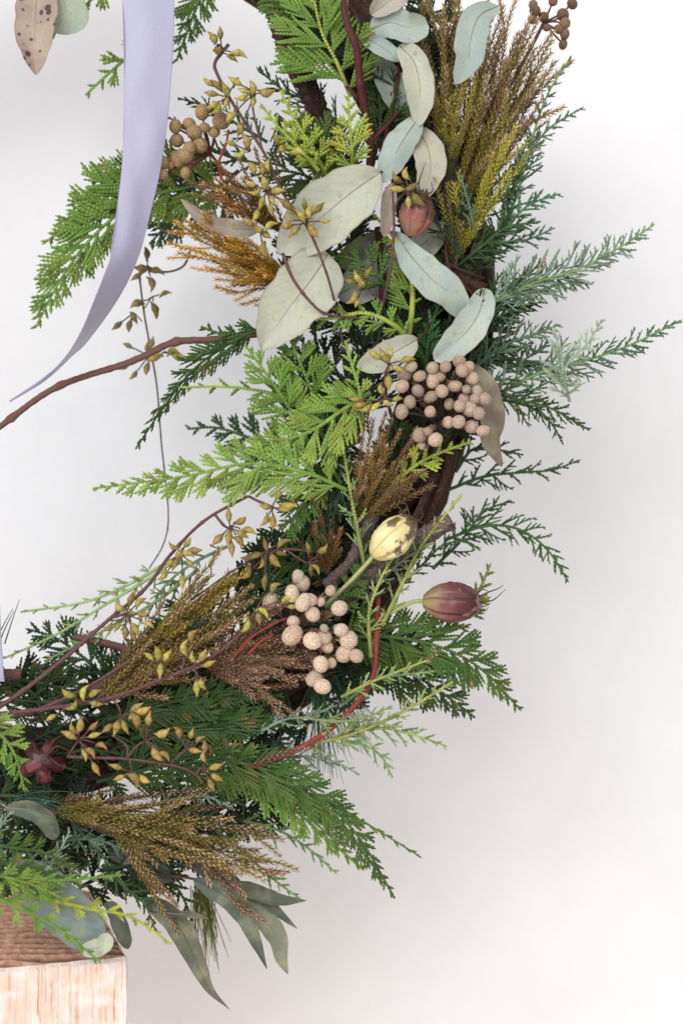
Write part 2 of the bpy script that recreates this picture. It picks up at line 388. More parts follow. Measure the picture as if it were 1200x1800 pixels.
def ball_mesh(seed):
    import bmesh
    bm = bmesh.new(); bmesh.ops.create_icosphere(bm, subdivisions=5, radius=1.0)
    v = np.array([q.co[:] for q in bm.verts]); f = [tuple(q.index for q in p.verts) for p in bm.faces]; bm.free()
    n = 150; i = np.arange(n); ph = np.arccos(1 - 2 * (i + .5) / n); th = np.pi * (1 + 5 ** .5) * i + seed
    c = np.stack([np.cos(th) * np.sin(ph), np.sin(th) * np.sin(ph), np.cos(ph)], 1)
    g = np.random.default_rng(seed + 50); c = c + g.normal(size=c.shape) * .035; c /= np.linalg.norm(c, axis=1)[:, None]; bh = g.uniform(.55, 1.15, n)
    dots = v @ c.T; ix = dots.argmax(1); d = np.arccos(np.clip(dots.max(1), -1, 1)); sp = 0.18
    hgt = np.clip(1 - (d / sp) ** 2, 0, 1) * bh[ix]
    g = np.random.default_rng(seed); ax = g.normal(size=(3, 3)) * .075
    vv = v * (0.945 + 0.062 * hgt)[:, None]; vv = vv + vv @ ax
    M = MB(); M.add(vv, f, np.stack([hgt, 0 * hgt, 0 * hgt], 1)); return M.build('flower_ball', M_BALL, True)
BALLS = [ball_mesh(i) for i in range(6)]

# ------------------------------------------------------------------ builders of things
def tube_mb(M, pts, r0, r1, k=8, rough=0.0, ta=None, nodes=None):
    pts = np.asarray(pts, float); n = len(pts); u = np.linspace(0, 1, n); rr = r0 + (r1 - r0) * u
    if nodes:
        ln = np.concatenate([[0], np.cumsum(np.linalg.norm(np.diff(pts, axis=0), axis=1))])
        for (q, amp) in nodes: rr = rr * (1 + amp * np.exp(-((ln - q) / (r0 * 1.1)) ** 2))
    sq = None
    if rough: sq = 1 + rough * (rng.random((n, k)) - .5) + rough * .6 * (rng.random((1, k)) - .5)
    ln = np.concatenate([[0], np.cumsum(np.linalg.norm(np.diff(pts, axis=0), axis=1))])
    sweep(M, pts, frames(pts), rr, rr, ln / 100.0 if ta is None else ta, k=k, sq=sq)

def spray(name, cat, label, pts, wd, col, lib, keys, mat, roll=0, sp=15, spk=1.22, ang=48, sides=(1, 1), stemcol=None, sw=3.4, group=None, bare=0.04, curve3=0.0, tipdroop=0.0, flat=True, base_full=0.7):
    path = spline(pts, 3.0); n = len(path)
    seg = np.linalg.norm(np.diff(path, axis=0), axis=1); ln = np.concatenate([[0], np.cumsum(seg)]); L = ln[-1]
    r = root(name, path[0], label, cat, group)
    nrm0 = V3(0, 0, 1); twr = random.uniform(-28, 28)
    M = MB(); u = ln / L
    ww = sw * (1.15 - .45 * u) * np.where(u > .35, bead(n), 1.0); ww[-1] *= .3
    tan = np.gradient(path, axis=0)
    fn = np.array([rot(unit(nrm0 - unit(t) * np.dot(unit(t), nrm0)), t, R(roll + twr * k / n)) for k, t in enumerate(tan)])
    sweep(M, path, fn, ww, ww * (.62 if flat else .95), u * .9, k=6)
    o = obj('stem', M.build('stem', mat, world=True), r); o.color = stemcol or col
    o.parent = r; o.matrix_basis = Matrix.Translation(-r.location)
    s = L * bare + 3; sd = random.choice((-1, 1))
    while s < L - 6:
        i = min(n - 2, int(np.searchsorted(ln, s))); uu = s / L
        env = min(1.0, base_full + uu * 0.9) * min(1.0, ((1 - uu) * 1.25)) ** 0.75
        l = max(11, wd * env * random.uniform(.78, 1.12) * sides[0 if sd > 0 else 1])
        tg = unit(tan[i]); nn = fn[i]
        a = R(ang * (1.12 - .35 * uu) * random.uniform(.85, 1.12)) * sd
        if not flat: nn = rot(nn, tg, random.uniform(-1.0, 1.0))
        d = rot(tg, nn, a); d = unit(d + nn * random.uniform(-.2, .2) + V3(0, tipdroop, 0))
        nb = rot(nn, d, random.uniform(-.28, .28) if flat else random.uniform(-1, 1))
        me, k = near(lib, keys, l)
        # the branchlet bends towards the tip of the spray: mirror by flipping its normal
        if sd > 0: nb = -nb
        obj('branchlet', me, r, place(path[i], d, nb, k), jit(col, .13))
        s += sp * spk * random.uniform(.8, 1.2) * (1.0 - .3 * uu); sd = -sd
    return r
def cedar(label, pts, wd, col, **kw):
    kw.setdefault('group', 'cedar sprays'); return spray('cedar_spray', 'cedar spray', label, pts, wd, col, CED, CED_L, M_CEDAR, **kw)
def juniper(label, pts, wd, col, **kw):
    kw.setdefault('group', 'juniper sprigs'); kw.setdefault('flat', False); kw.setdefault('sw', 2.7); kw.setdefault('sp', 11); kw.setdefault('ang', 44); kw.setdefault('spk', 1.28)
    return spray('juniper_sprig', 'juniper sprig', label, pts, wd, col, JUN, JUN_L, M_JUNI, **kw)

def tuft(label, base, tips, col, brown=(0.1, 0.5), redstem=False, side=0.5, group='heath tufts', hj=14, lmax=190, stalk=2.2):
    r = root('heath_tuft', base, label, 'heath tuft', group); M = MB()
    for tp in tips:
        b = np.array(base, float); e = np.array(tp, float); e[2] += random.uniform(-hj, hj)
        v = e - b; L = np.linalg.norm(v); perp = unit(np.cross(v, V3(0, 0, 1))); mid = (b + e) / 2 + perp * random.uniform(-.07, .07) * L
        pts = spline([b, mid, e], 5.0); n = len(pts)
        sl = min(L * .86, lmax); k0 = int(n * (1 - sl / L)); st = pts[k0]
        sub = pts[:k0 + 2]
        if len(sub) > 2: tube_mb(M, sub, stalk, stalk * .7, 5)
        me, k = near(SPK, SPK_L, np.linalg.norm(e - st)); ks = min(max(k, .8), 1.25)
        d = unit(e - st); al = random.uniform(*brown)
        obj('spike', me, r, place(st, d, rot(V3(0, 0, 1), d, random.uniform(0, 6)), k), jit(col, .16, al))
        for fs in np.arange(.3, .9, .28):
            if random.random() < side * .6:
                p = pts[int(fs * (n - 1))]; dd = unit(d + perp * random.choice((-1, 1)) * random.uniform(.25, .55) + V3(0, 0, random.uniform(-.1, .45)))
                me, k = near(SPK, SPK_L, random.uniform(.22, .42) * min(L, 170))
                obj('spike', me, r, place(p, dd, rot(V3(0, 0, 1), dd, random.uniform(0, 6)), k), jit(col, .16, random.uniform(*brown)))
    if M.v:
        o = obj('stalk', M.build('stalk', M_RED if redstem else M_STEM, True, world=True), r); o.matrix_basis = Matrix.Translation(-r.location)
    return r

PODC = [lin(172, 160, 70), lin(152, 140, 62), lin(180, 162, 82), lin(142, 134, 58)]
def gum(label, stems, clusters, cols=PODC, size=1.0, sw=3.2, group='seeded gum sprigs', mat=None):
    """stems: polylines with widths; clusters: ((cx, cy, h), [pod centres])"""
    r = root('seeded_gum_sprig', stems[0][0], label, 'seeded sprig', group); M = MB()
    for i, st in enumerate(stems):
        p = spline(st, 5.0); L = len(p) * 5
        tube_mb(M, p, sw * (1 if i == 0 else .62), sw * (.6 if i == 0 else .5), 7, .1, nodes=[(q, .3) for q in range(25, L, 55)])
    for (c, pods) in clusters:
        c = np.array(c, float)
        for q in pods:
            e = np.array([q[0], q[1], c[2]]); dv = e - c; L = np.linalg.norm(dv)
            d = unit(unit(dv) + V3(0, 0, random.uniform(-.25, .5))) if L > 7 else unit(unit(dv + V3(.1, .2, 0)) * .6 + V3(0, 0, 1))
            e[2] += random.uniform(2, 12) if L > 7 else 14
            s = size * random.uniform(.78, 1.16)
            base = e - d * 13 * s
            m = (c + base) / 2 + V3(random.uniform(-2, 2), random.uniform(-2, 2), random.uniform(0, 3))
            if np.linalg.norm(base - c) > 4: tube_mb(M, spline([c, m, base], 4.0), 1.5, 1.3, 5)
            obj('seed_pod', random.choice(PODS), r, place(e, d, rot(V3(0, 0, 1), d, random.uniform(-1, 1)), s), jit(random.choice(cols), .1))
    o = obj('stem', M.build('stem', mat or M_STEM, True, world=True), r); o.matrix_basis = Matrix.Translation(-r.location)
    return r

def brunia(label, base, balls, col, h, hub=None, spikes=0, scol=lin(150, 112, 84), vary=14):
    r = root('silver_brunia', base, label, 'brunia cluster', 'brunia clusters'); M = MB(); b = np.array(base, float)
    hb = np.array(hub if hub else (np.mean([q[0] for q in balls]) * .6 + b[0] * .4, np.mean([q[1] for q in balls]) * .6 + b[1] * .4, h - 45), float)
    tube_mb(M, spline([b, (b + hb) / 2 + V3(3, -3, 0), hb], 5), 4, 3, 6)
    for q in balls:
        dz = q[3] if len(q) > 3 else random.uniform(-vary, vary)
        e = np.array([q[0], q[1], h + dz]); d = unit(e - hb + V3(0, 0, 25)); m = hb + (e - hb) * .55 + V3(random.uniform(-4, 4), random.uniform(-4, 4), -10)
        tube_mb(M, spline([hb, m, e - d * q[2] * .6], 5), 2.2, 1.7, 5, .2)
        rv = rng.normal(size=3)
        obj('flower_ball', random.choice(BALLS), r, place(e, unit(rv), rng.normal(size=3), q[2] * random.uniform(.93, 1.1)), jit(col, .08))
        if spikes and random.random() < spikes:
            dd = unit(e - m + V3(random.uniform(-9, 9), random.uniform(-9, 9), 4)); me, k = near(SPK, SPK_L, random.uniform(26, 48))
            obj('spike', me, r, place(m, dd, V3(0, 0, 1), k), jit(scol, .15, random.uniform(.4, .9)))
    o = obj('stem', M.build('stem', M_TWIG, True, world=True), r); o.matrix_basis = Matrix.Translation(-r.location)
    return r

def leaf_mesh(axis, hw, a=.6, b=.8, cup=.25, twist=0.0, wave=.085, mat=None, seed=0):
    r = random.Random(seed); ax = spline(axis, 5.0); n = len(ax); m = 9
    u = np.linspace(0, 1, n); prof = np.clip(u, .0008, 1) ** a * np.clip(1 - u, .0008, 1) ** b; prof /= prof.max()
    tan = np.gradient(ax, axis=0); tan /= np.linalg.norm(tan, axis=1)[:, None]
    nrm = V3(0, 0, 1)[None, :] - tan * tan[:, 2:3]; nrm /= np.linalg.norm(nrm, axis=1)[:, None]
    side = np.cross(nrm, tan); ss = np.linspace(-1, 1, m); ph = r.random() * 6
    Fv = []; 
    for i in range(n):
        tw = twist * (u[i] - .4)
        sd = side[i] * math.cos(tw) + nrm[i] * math.sin(tw); nn = np.cross(tan[i], sd)
        wl = hw * prof[i] + .7
        for s in ss:
            ew = 1 + (.045 * math.sin(u[i] * 9 + ph + (2 if s > 0 else 0)) + .03 * math.sin(u[i] * 23 + 2 * ph + (1 if s > 0 else 0)) + .02 * math.sin(u[i] * 41 + 3 * ph * s)) * abs(s)
            hh = cup * 1.25 * abs(s) ** 1.2 * wl * (1 + .6 * math.sin(u[i] * 3.1 + ph)) + wave * 1.3 * hw * math.sin(u[i] * 8 + ph + s * 1.3) * abs(s)
            Fv.append(ax[i] + sd * s * wl * ew + nn * hh)
    Fv = np.array(Fv); nn = np.repeat(nrm, m, 0); Bv = Fv - nn * .45
    tl = np.stack([np.repeat(u, m), np.tile(ss, n), np.zeros(n * m)], 1)
    F = []; K = n * m
    for i in range(n - 1):
        for j in range(m - 1):
            q = (i * m + j, i * m + j + 1, (i + 1) * m + j + 1, (i + 1) * m + j)
            F.append(q); F.append(tuple(x + K for x in q[::-1]))
    M = MB(); M.add(np.vstack([Fv, Bv]), F, np.vstack([tl, tl]))
    # midrib: a thin raised strand on the face
    R_ = MB(); i0, i1 = 0, int(n * r.uniform(.6, .8)); mid = Fv.reshape(n, m, 3)[i0:i1, m // 2] + nrm[i0:i1] * .3
    uu = np.linspace(0, 1, len(mid)); sweep(R_, mid, nrm[i0:i1], 1.25 * (1 - .8 * uu), .8 * (1 - .7 * uu), uu, k=5)
    return M.build('leaf', mat or M_LEAF, True, world=True), R_.build('midrib', M_GSTEM, True, world=True)
_ls = [0]
def leaf(label, axis, hw, col, parent=None, rib=lin(138, 126, 108), stalk=None, group='loose gum leaves', **kw):
    _ls[0] += 1
    me, rb = leaf_mesh(axis, hw, seed=_ls[0], **kw)
    if parent is None:
        o = root('gum_leaf', axis[0], label, 'leaf', group)
        q = obj('blade', me, o); q.matrix_basis = Matrix.Translation(-o.location); q.color = col
        t = obj('midrib', rb, o); t.matrix_basis = Matrix.Translation(-o.location); t.color = rib
        if stalk:
            M = MB(); tube_mb(M, spline(stalk, 5), 1.6, 2.2, 6); t = obj('leaf_stalk', M.build('leaf_stalk', M_MAROON, True, world=True), o); t.matrix_basis = Matrix.Translation(-o.location)
        return o
    o = obj('leaf', me, parent); o.matrix_basis = Matrix.Translation(-parent.location); o.color = col
    if label: o['label'] = label
    t = obj('midrib', rb, o); t.color = rib
    return o

def twig(label, pts, r0, r1, mat, nodes=(), rough=.1, name='twig', cat='twig', side=(), group=None):
    M = MB(); tube_mb(M, spline(pts, 5), r0, r1, 10, rough * 1.6, nodes=list(nodes) + [(q, .09) for q in range(38, 700, 97)])
    r = root(name, pts[0], label, cat, group)
    o = obj('stem', M.build('stem', mat, True, world=True), r); o.matrix_basis = Matrix.Translation(-r.location)
    for s in side:
        M = MB(); tube_mb(M, spline(s[0], 5), s[1], s[2], 8, rough); q = obj('side_shoot', M.build('side_shoot', mat, True, world=True), r); q.matrix_basis = Matrix.Translation(-r.location)
    return r

def seed_head(label, base, top, rad, key, stem, tendrils, stemcol=lin(164, 166, 116), ribs=6, sw=3.4, deep=.17):
    r = root('seed_head', stem[0] if stem else base, label, 'seed head', 'ribbed seed heads')
    b, t = np.array(base, float), np.array(top, float); L = np.linalg.norm(t - b)
    u = np.linspace(0, 1, 22); prof = np.sin(np.pi * np.clip(u * .93 + .035, 0, 1)) ** .58
    k = 48; an = np.arange(k) / k * 2 * np.pi; rb = np.abs(np.cos(an * ribs / 2))
    sq = (1 - deep * np.exp(-(rb / (.22 + deep * .6)) ** 2))[None, :] * np.ones((22, 1)); sq = 1 + (sq - 1) * np.sin(np.pi * u)[:, None] ** .5
    ph = random.random() * 6; sq = sq * (1 + .035 * np.sin(an * 3 + ph)[None, :] * np.sin(u * 7 + ph)[:, None] + .03 * np.sin(an * 7 + 2 * ph)[None, :] * np.sin(u * 17)[:, None] + .018 * rng.normal(size=(22, 1)) * np.cos(an * 2 + ph)[None, :])
    M = MB(); sweep(M, np.stack([u * L, 0 * u, 0 * u], 1), (0, 0, 1), rad * prof, rad * prof, u, k=k, sq=sq)
    M.t[-1][:, 1] = np.tile(rb, 22)
    obj('pod', M.build('pod', M_HEADS[key], True), r, place(b, t - b, rot(V3(0, 0, 1), t - b, .35)))
    if stem:
        M = MB(); tube_mb(M, spline(list(stem) + [tuple(b + (t - b) * .03)], 5), sw, sw * 1.1, 8); q = obj('stem', M.build('stem', M_GSTEM, True, world=True), r); q.matrix_basis = Matrix.Translation(-r.location); q.color = stemcol
    for td in tendrils:
        M = MB(); tube_mb(M, spline(td, 3), 1.9, .5, 5, .3); q = obj('tendril', M.build('tendril', M_TENDRIL, True, world=True), r); q.matrix_basis = Matrix.Translation(-r.location)
    return r

def needles(label, base, direc, n, ln, col, spread=.35, group='pine needle tufts', w=1.0):
    M = MB(); b = np.array(base, float)
    for i in range(n):
        d = unit(unit(np.array(direc, float)) + rng.normal(size=3) * spread); L = ln * random.uniform(.6, 1.05)
        st = b + rng.normal(size=3) * 8; q = np.linspace(0, 1, 6)
        pts = st + d * (q * L)[:, None] + V3(0, 1, 0) * (q ** 2 * L * random.uniform(0, .22))[:, None]
        sweep(M, pts, unit(np.cross(d, V3(.2, .3, .9))), w * (1 - .6 * q), w * (1 - .6 * q), q, k=3)
    me = M.build('pine_tuft', M_JUNI, world=True); o = obj('pine_tuft', me); o.color = col
    return tag(o, label, 'pine needles', group)

# ================================================================== THE SETTING
def wall():
    m, t, b = nt('white_plaster', 0.85, 0.15)
    n = noise(t, 9, 6); n2 = noise(t, 190, 5)
    t.links.new(ramp(t, n, [(0.3, (0.80, 0.795, 0.79, 1)), (0.7, (0.86, 0.855, 0.85, 1))]), b.inputs['Base Color'])
    bump(t, b, mth(t, 'ADD', n, mth(t, 'MULTIPLY', n2, .4)), 0.3, 0.004)
    g = 24; W = 3.0; H = 2.4; y = -WALL_H * S; V = []; F = []
    for i in range(g + 1):
        for j in range(g + 1): V.append((-W + 2 * W * i / g, y, -H + 2 * H * j / g))
    for i in range(g):
        for j in range(g): a = i * (g + 1) + j; F.append((a, a + g + 1, a + g + 2, a + 1))
    k = len(V)   # a real slab: back and rim
    V += [(-W, y + .12, -H), (W, y + .12, -H), (W, y + .12, H), (-W, y + .12, H)]
    F.append((k, k + 3, k + 2, k + 1))
    me = bpy.data.meshes.new('wall'); me.from_pydata(V, [], F); me.materials.append(m)
    o = obj('wall', me); tag(o, 'plain white plastered wall behind the wreath', 'wall', kind='structure')
wall()

# ---------------- wooden block the wreath rests on
def block():
    p0 = P((226, 1682, 120)); zt = p0.z                      # front right top corner
    ang = R(18)
    fx = Vector((-math.cos(ang), -math.sin(ang), 0)); bk = Vector((-math.sin(ang), math.cos(ang), 0))
    Wd, Dp, Ht = 0.32, 0.166, 0.26
    r = bpy.data.objects.new('wooden_block', None); C.objects.link(r); r.location = p0 + fx * Wd / 2 + bk * Dp / 2 - Vector((0, 0, Ht))
    tag(r, 'rough sawn wooden block with ridged brown top under the wreath', 'wood block')
    def L(a, b, c): return p0 + fx * a + bk * b + Vector((0, 0, c))
    # body with worn edges: a grid front and right side
    m, t, b = nt('rough_wood', 0.85, 0.15)
    s = luv(t); cmb = N(t, 'ShaderNodeCombineXYZ')
    t.links.new(mth(t, 'MULTIPLY', s.outputs[0], 520.0), cmb.inputs[0]); t.links.new(mth(t, 'MULTIPLY', s.outputs[1], 16.0), cmb.inputs[1]); t.links.new(mth(t, 'MULTIPLY', s.outputs[2], 520.0), cmb.inputs[2])
    n = N(t, 'ShaderNodeTexNoise', i_Scale=1.0, i_Detail=6.0, i_Roughness=.65); t.links.new(cmb.outputs[0], n.inputs['Vector'])
    n2 = noise(t, 55, 5)
    col = ramp(t, n.outputs['Fac'], [(0.29, lin(168, 100, 78, 1)), (0.36, lin(214, 166, 142, 1)), (0.46, lin(236, 208, 188, 1)), (0.7, lin(244, 228, 214, 1))])  # pale tones raised to put the front's sunlight into the wood colour
    col = mixc(t, col, lin(244, 238, 234, 1), ramp(t, n2, [(0.46, (0, 0, 0, 1)), (0.62, (.8, .8, .8, 1))]))
    t.links.new(col, b.inputs['Base Color']); bump(t, b, mth(t, 'ADD', n.outputs['Fac'], mth(t, 'MULTIPLY', n2, .6)), .8, 0.002)
    from mathutils import noise as mn
    def wob(q): return mn.noise_vector(q * 45) * .0011 + mn.noise_vector(q * 160) * .0005
    M = []; F = []; T = []
    def face(o, du, dv, nu, nv, nrm, amp):
        k = len(M)
        for i in range(nu + 1):
            for j in range(nv + 1):
                u, v = i / nu, j / nv; edge = min(1, 6 * min(u, 1 - u, v + .02, 1 - v + .02))
                q = o + du * u + dv * v + nrm * (amp * (random.random() - .5) * edge); q = q + wob(q)
                M.append(tuple(q - r.location)); w_ = q - p0; T.append((w_.dot(fx), w_.z, w_.dot(bk)))
        for i in range(nu):
            for j in range(nv): a = k + i * (nv + 1) + j; F.append((a, a + nv + 1, a + nv + 2, a + 1))
    up = Vector((0, 0, 1)); c = 0.0022
    face(L(c, 0, -Ht), fx * (Wd - c), up * (Ht - c), 70, 50, -bk, .0007)
    face(L(0, c, -c), up * -(Ht - c), bk * (Dp - c), 40, 30, -fx, .0006)
    face(L(c, 0, -Ht), up * (Ht - c), fx * -c + bk * c, 40, 1, -bk, 0)       # worn vertical edge
    face(L(c, 0, -c), fx * (Wd - c), bk * c + up * c, 70, 1, up, 0)          # worn top edge
    face(L(0, c, -c), bk * (Dp - c), fx * c + up * c, 30, 1, up, 0)
    k = len(M)
    for q in (L(c, 0, -c), L(0, c, -c), L(c, c, 0)): M.append(tuple(q + wob(q) - r.location)); T.append((0, 0, 0))
    F.append((k, k + 1, k + 2))
    face(L(Wd, 0, -Ht), bk * Dp, up * Ht, 2, 2, fx, 0); face(L(Wd, Dp, -Ht), fx * -Wd, up * Ht, 2, 2, bk, 0)
    me = bpy.data.meshes.new('block_side'); me.from_pydata(M, [], F); at = me.attributes.new('luv', 'FLOAT_VECTOR', 'POINT'); at.data.foreach_set('vector', np.array(T).ravel()); me.materials.append(m)
    o = obj('block_side', me); o.parent = r
    # ridged sawn top: real ridges, with groove shade also put into the colour
    m2, t, b = nt('sawn_top', 0.8, 0.2); n = noise(t, 240, 5); n2 = noise(t, 35, 4)
    col = ramp(t, n, [(0.3, lin(142, 102, 82, 1)), (0.55, lin(196, 154, 130, 1)), (0.78, lin(222, 188, 164, 1))])
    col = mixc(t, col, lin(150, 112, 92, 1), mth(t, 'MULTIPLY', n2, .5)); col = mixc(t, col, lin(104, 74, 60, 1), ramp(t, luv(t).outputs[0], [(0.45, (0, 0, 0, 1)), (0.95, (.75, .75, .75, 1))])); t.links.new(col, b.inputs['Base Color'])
    M = []; F = []; GR = []; nu, nv = 70, 200
    for i in range(nu + 1):
        for j in range(nv + 1):
            u, v = c + (Wd - c) * i / nu, c + (Dp - c) * j / nv
            d = v - .25 * u; edge = min(1, j / 4, (nv - j) / 4, i / 2)
            hz = (.0034 * (1 - abs(math.sin(d * math.pi / .0115)) ** .7) + .0003 * math.sin(u * 90 + v * 40) + .0002 * random.random()) * edge
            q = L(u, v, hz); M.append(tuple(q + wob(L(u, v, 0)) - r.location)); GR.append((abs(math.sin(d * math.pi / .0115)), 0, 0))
    for i in range(nu):
        for j in range(nv): a = i * (nv + 1) + j; F.append((a, a + 1, a + nv + 2, a + nv + 1))
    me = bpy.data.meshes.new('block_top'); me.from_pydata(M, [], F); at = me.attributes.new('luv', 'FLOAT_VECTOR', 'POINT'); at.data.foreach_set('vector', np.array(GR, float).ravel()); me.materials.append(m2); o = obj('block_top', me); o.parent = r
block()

# ================================================================== THE VINE RING
RC, RR = (14.0, 558.0), 765.0
def ring_pt(th, off=0.0, h=0.0): return V3(RC[0] + (RR + off) * math.cos(th), RC[1] + (RR + off) * math.sin(th), h)
def vine_ring():
    r = root('vine_ring', (RC[0], RC[1], -60), 'twisted brown vine ring showing between the greenery', 'wreath base')
    for i in range(15):
        a0 = i * 2.399; rad = 12 + 54 * math.sqrt((i + .5) / 15); tw = random.uniform(1.6, 3.2) * random.choice((1, 1, -1)); ph = random.random() * 6
        th = np.linspace(0, 2 * np.pi, 190, endpoint=True)
        pts = np.array([ring_pt(q, 14 + rad * math.cos(a0 + round(tw) * q) + 9 * math.sin(5 * q + ph), -112 + rad * .55 * math.sin(a0 + round(tw) * q) + 6 * math.sin(7 * q + ph)) for q in th])
        M = MB(); tube_mb(M, pts, 11 + 9 * random.random(), 11 + 6 * random.random(), 12, .5)
        o = obj('vine', M.build('vine', M_VINE, True, world=True), r); o.matrix_basis = Matrix.Translation(-r.location)
    for pts, rd, mat, lab in (
        ([(585, 1075, 0), (640, 1020, 25), (700, 975, 30), (750, 940, 30), (792, 914, 34)], 19, M_GREYBARK, 'grey weathered vine with a cut end'),
        ([(640, 1060, -10), (700, 1000, 0), (745, 930, 0), (780, 850, 0), (795, 790, -5)], 12, M_VINE, None),
        ([(575, 1030, -15), (620, 985, 5), (660, 900, 5), (720, 850, 0)], 12, M_GREYBARK, None),
        ([(700, 430, -40), (760, 470, 0), (820, 500, 22), (852, 512, 26)], 16, M_VINE, 'stub of brown vine beside the blue leaves'),
        ([(700, 520, -30), (740, 540, 0), (760, 600, -10), (750, 690, -30)], 10, M_VINE, None),
        ([(486, -20, -30), (500, 60, -20), (530, 130, -25), (575, 230, -50)], 22, M_VINE, 'frayed vine at the inner edge near the top'),
        ([(690, 980, 20), (735, 900, 28), (765, 830, 15)], 8, M_VINE, None)):
        M = MB(); tube_mb(M, spline(pts, 6), rd, rd * .85, 14, .45); o = obj('vine', M.build('vine', mat, True, world=True), r); o.matrix_basis = Matrix.Translation(-r.location)
        if lab: o['label'] = lab
vine_ring()

# colours (the plants' own)
BRT = lin(126, 156, 72); YEL = lin(150, 166, 66); MID = lin(106, 138, 58); GRN = lin(72, 100, 42); DRK = lin(50, 74, 32); DBL = lin(58, 84, 54)
BLU = lin(130, 152, 134); BLG = lin(92, 118, 96); JDK = lin(64, 90, 54); JLT = lin(146, 164, 112)

# ---------------- filler deep in the ring, deep shade painted into its very dark greens
LANDMARKS = [('the top cedar frond', 560, 40), ('the maroon forked twig', 640, 120), ('the folded top leaves', 700, 40), ('the bright young cedar tips', 540, 250), ('the pale hanging leaves', 700, 200),
 ('the upper end of the tall heath', 760, 60), ('the broadest pale leaf', 590, 340), ('the pink seed head', 740, 370), ('the olive heath spikes', 800, 300), ('the ochre heath base', 510, 420), ('the lower large leaf', 540, 500),
 ('the yellow stemmed cedar', 690, 520), ('the vine stub', 800, 470), ('the curved blue leaf', 820, 570), ('the dark upright cedar tip', 750, 600), ('the rising mid green cedar', 520, 660), ('the small pale leaf', 660, 640),
 ('the centre brunia balls', 770, 710), ('the bright right cedar', 600, 740), ('the brown heath spikes', 680, 800), ('the rising pale juniper', 620, 860), ('the left heath spikes at centre', 560, 920), ('the yellow seed head', 670, 960),
 ('the shaded seed sprig', 480, 980), ('the pale round balls', 560, 1090), ('the red stemmed heath', 440, 1150), ('the red twig bend', 630, 1180), ('the yellow heath', 330, 1120), ('the glossy dark cedar', 380, 1230), ('the red twig end', 480, 1290),
 ('the lower long seed stem', 240, 1210), ('the low tan pods', 240, 1310), ('the bare dark gum stem', 110, 1230), ('the dark red seed head', 90, 1310), ('the long drooping cedar', 460, 1370), ('the bottom heath', 330, 1440), ('the bottom heath base', 160, 1430),
 ('the light green edge frond', 20, 1340), ('the curled grey leaf', 60, 1430), ('the blue oval leaf', 90, 1530), ('the drooping heath', 270, 1520)]
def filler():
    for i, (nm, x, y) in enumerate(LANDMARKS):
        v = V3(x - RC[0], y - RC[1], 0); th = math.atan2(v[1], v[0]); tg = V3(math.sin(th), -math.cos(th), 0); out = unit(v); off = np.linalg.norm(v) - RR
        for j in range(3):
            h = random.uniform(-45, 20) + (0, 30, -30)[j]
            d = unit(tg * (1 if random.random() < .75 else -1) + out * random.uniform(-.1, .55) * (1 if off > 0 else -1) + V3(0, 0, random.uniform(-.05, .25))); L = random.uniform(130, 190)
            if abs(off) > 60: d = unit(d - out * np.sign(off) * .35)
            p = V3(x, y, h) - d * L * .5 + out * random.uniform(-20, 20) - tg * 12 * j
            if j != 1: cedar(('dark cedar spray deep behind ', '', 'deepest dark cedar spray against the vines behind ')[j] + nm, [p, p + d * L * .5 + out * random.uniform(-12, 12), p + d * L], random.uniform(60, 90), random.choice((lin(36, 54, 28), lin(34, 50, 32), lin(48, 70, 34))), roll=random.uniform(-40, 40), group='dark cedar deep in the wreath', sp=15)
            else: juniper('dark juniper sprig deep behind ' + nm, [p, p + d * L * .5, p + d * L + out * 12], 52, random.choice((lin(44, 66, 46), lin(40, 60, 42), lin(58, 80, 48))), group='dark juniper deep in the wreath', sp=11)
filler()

# ---------------- backing sprays, gap shade put into their dark greens, lying behind the things they are named after
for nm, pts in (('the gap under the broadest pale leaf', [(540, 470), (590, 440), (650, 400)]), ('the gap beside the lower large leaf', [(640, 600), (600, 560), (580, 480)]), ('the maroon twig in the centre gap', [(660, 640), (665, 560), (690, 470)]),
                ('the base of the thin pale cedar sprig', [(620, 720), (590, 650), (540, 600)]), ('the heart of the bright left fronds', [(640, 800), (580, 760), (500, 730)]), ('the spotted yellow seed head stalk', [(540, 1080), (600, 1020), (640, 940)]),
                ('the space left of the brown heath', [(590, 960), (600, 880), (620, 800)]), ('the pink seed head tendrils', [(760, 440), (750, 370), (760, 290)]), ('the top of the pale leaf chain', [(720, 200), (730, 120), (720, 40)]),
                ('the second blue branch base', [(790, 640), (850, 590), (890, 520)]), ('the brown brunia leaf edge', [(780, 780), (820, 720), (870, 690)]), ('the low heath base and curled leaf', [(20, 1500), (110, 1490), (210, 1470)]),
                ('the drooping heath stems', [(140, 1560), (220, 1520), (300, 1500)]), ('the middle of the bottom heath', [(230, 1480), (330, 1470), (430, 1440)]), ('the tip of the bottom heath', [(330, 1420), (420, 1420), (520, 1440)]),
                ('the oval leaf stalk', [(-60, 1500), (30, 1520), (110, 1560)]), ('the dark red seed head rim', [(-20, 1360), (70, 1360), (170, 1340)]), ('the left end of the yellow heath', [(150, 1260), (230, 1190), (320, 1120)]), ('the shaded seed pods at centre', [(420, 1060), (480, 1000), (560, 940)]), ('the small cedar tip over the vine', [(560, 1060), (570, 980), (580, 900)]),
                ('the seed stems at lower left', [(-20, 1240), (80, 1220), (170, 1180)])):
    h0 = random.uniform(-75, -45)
    cedar('dark backing cedar spray behind ' + nm, [(x, y, h0 + 14 * k) for k, (x, y) in enumerate(pts)], 92, random.choice((lin(40, 60, 30), lin(36, 54, 30), lin(48, 70, 34))), roll=random.uniform(-25, 25), group='dark cedar deep in the wreath', sp=12)

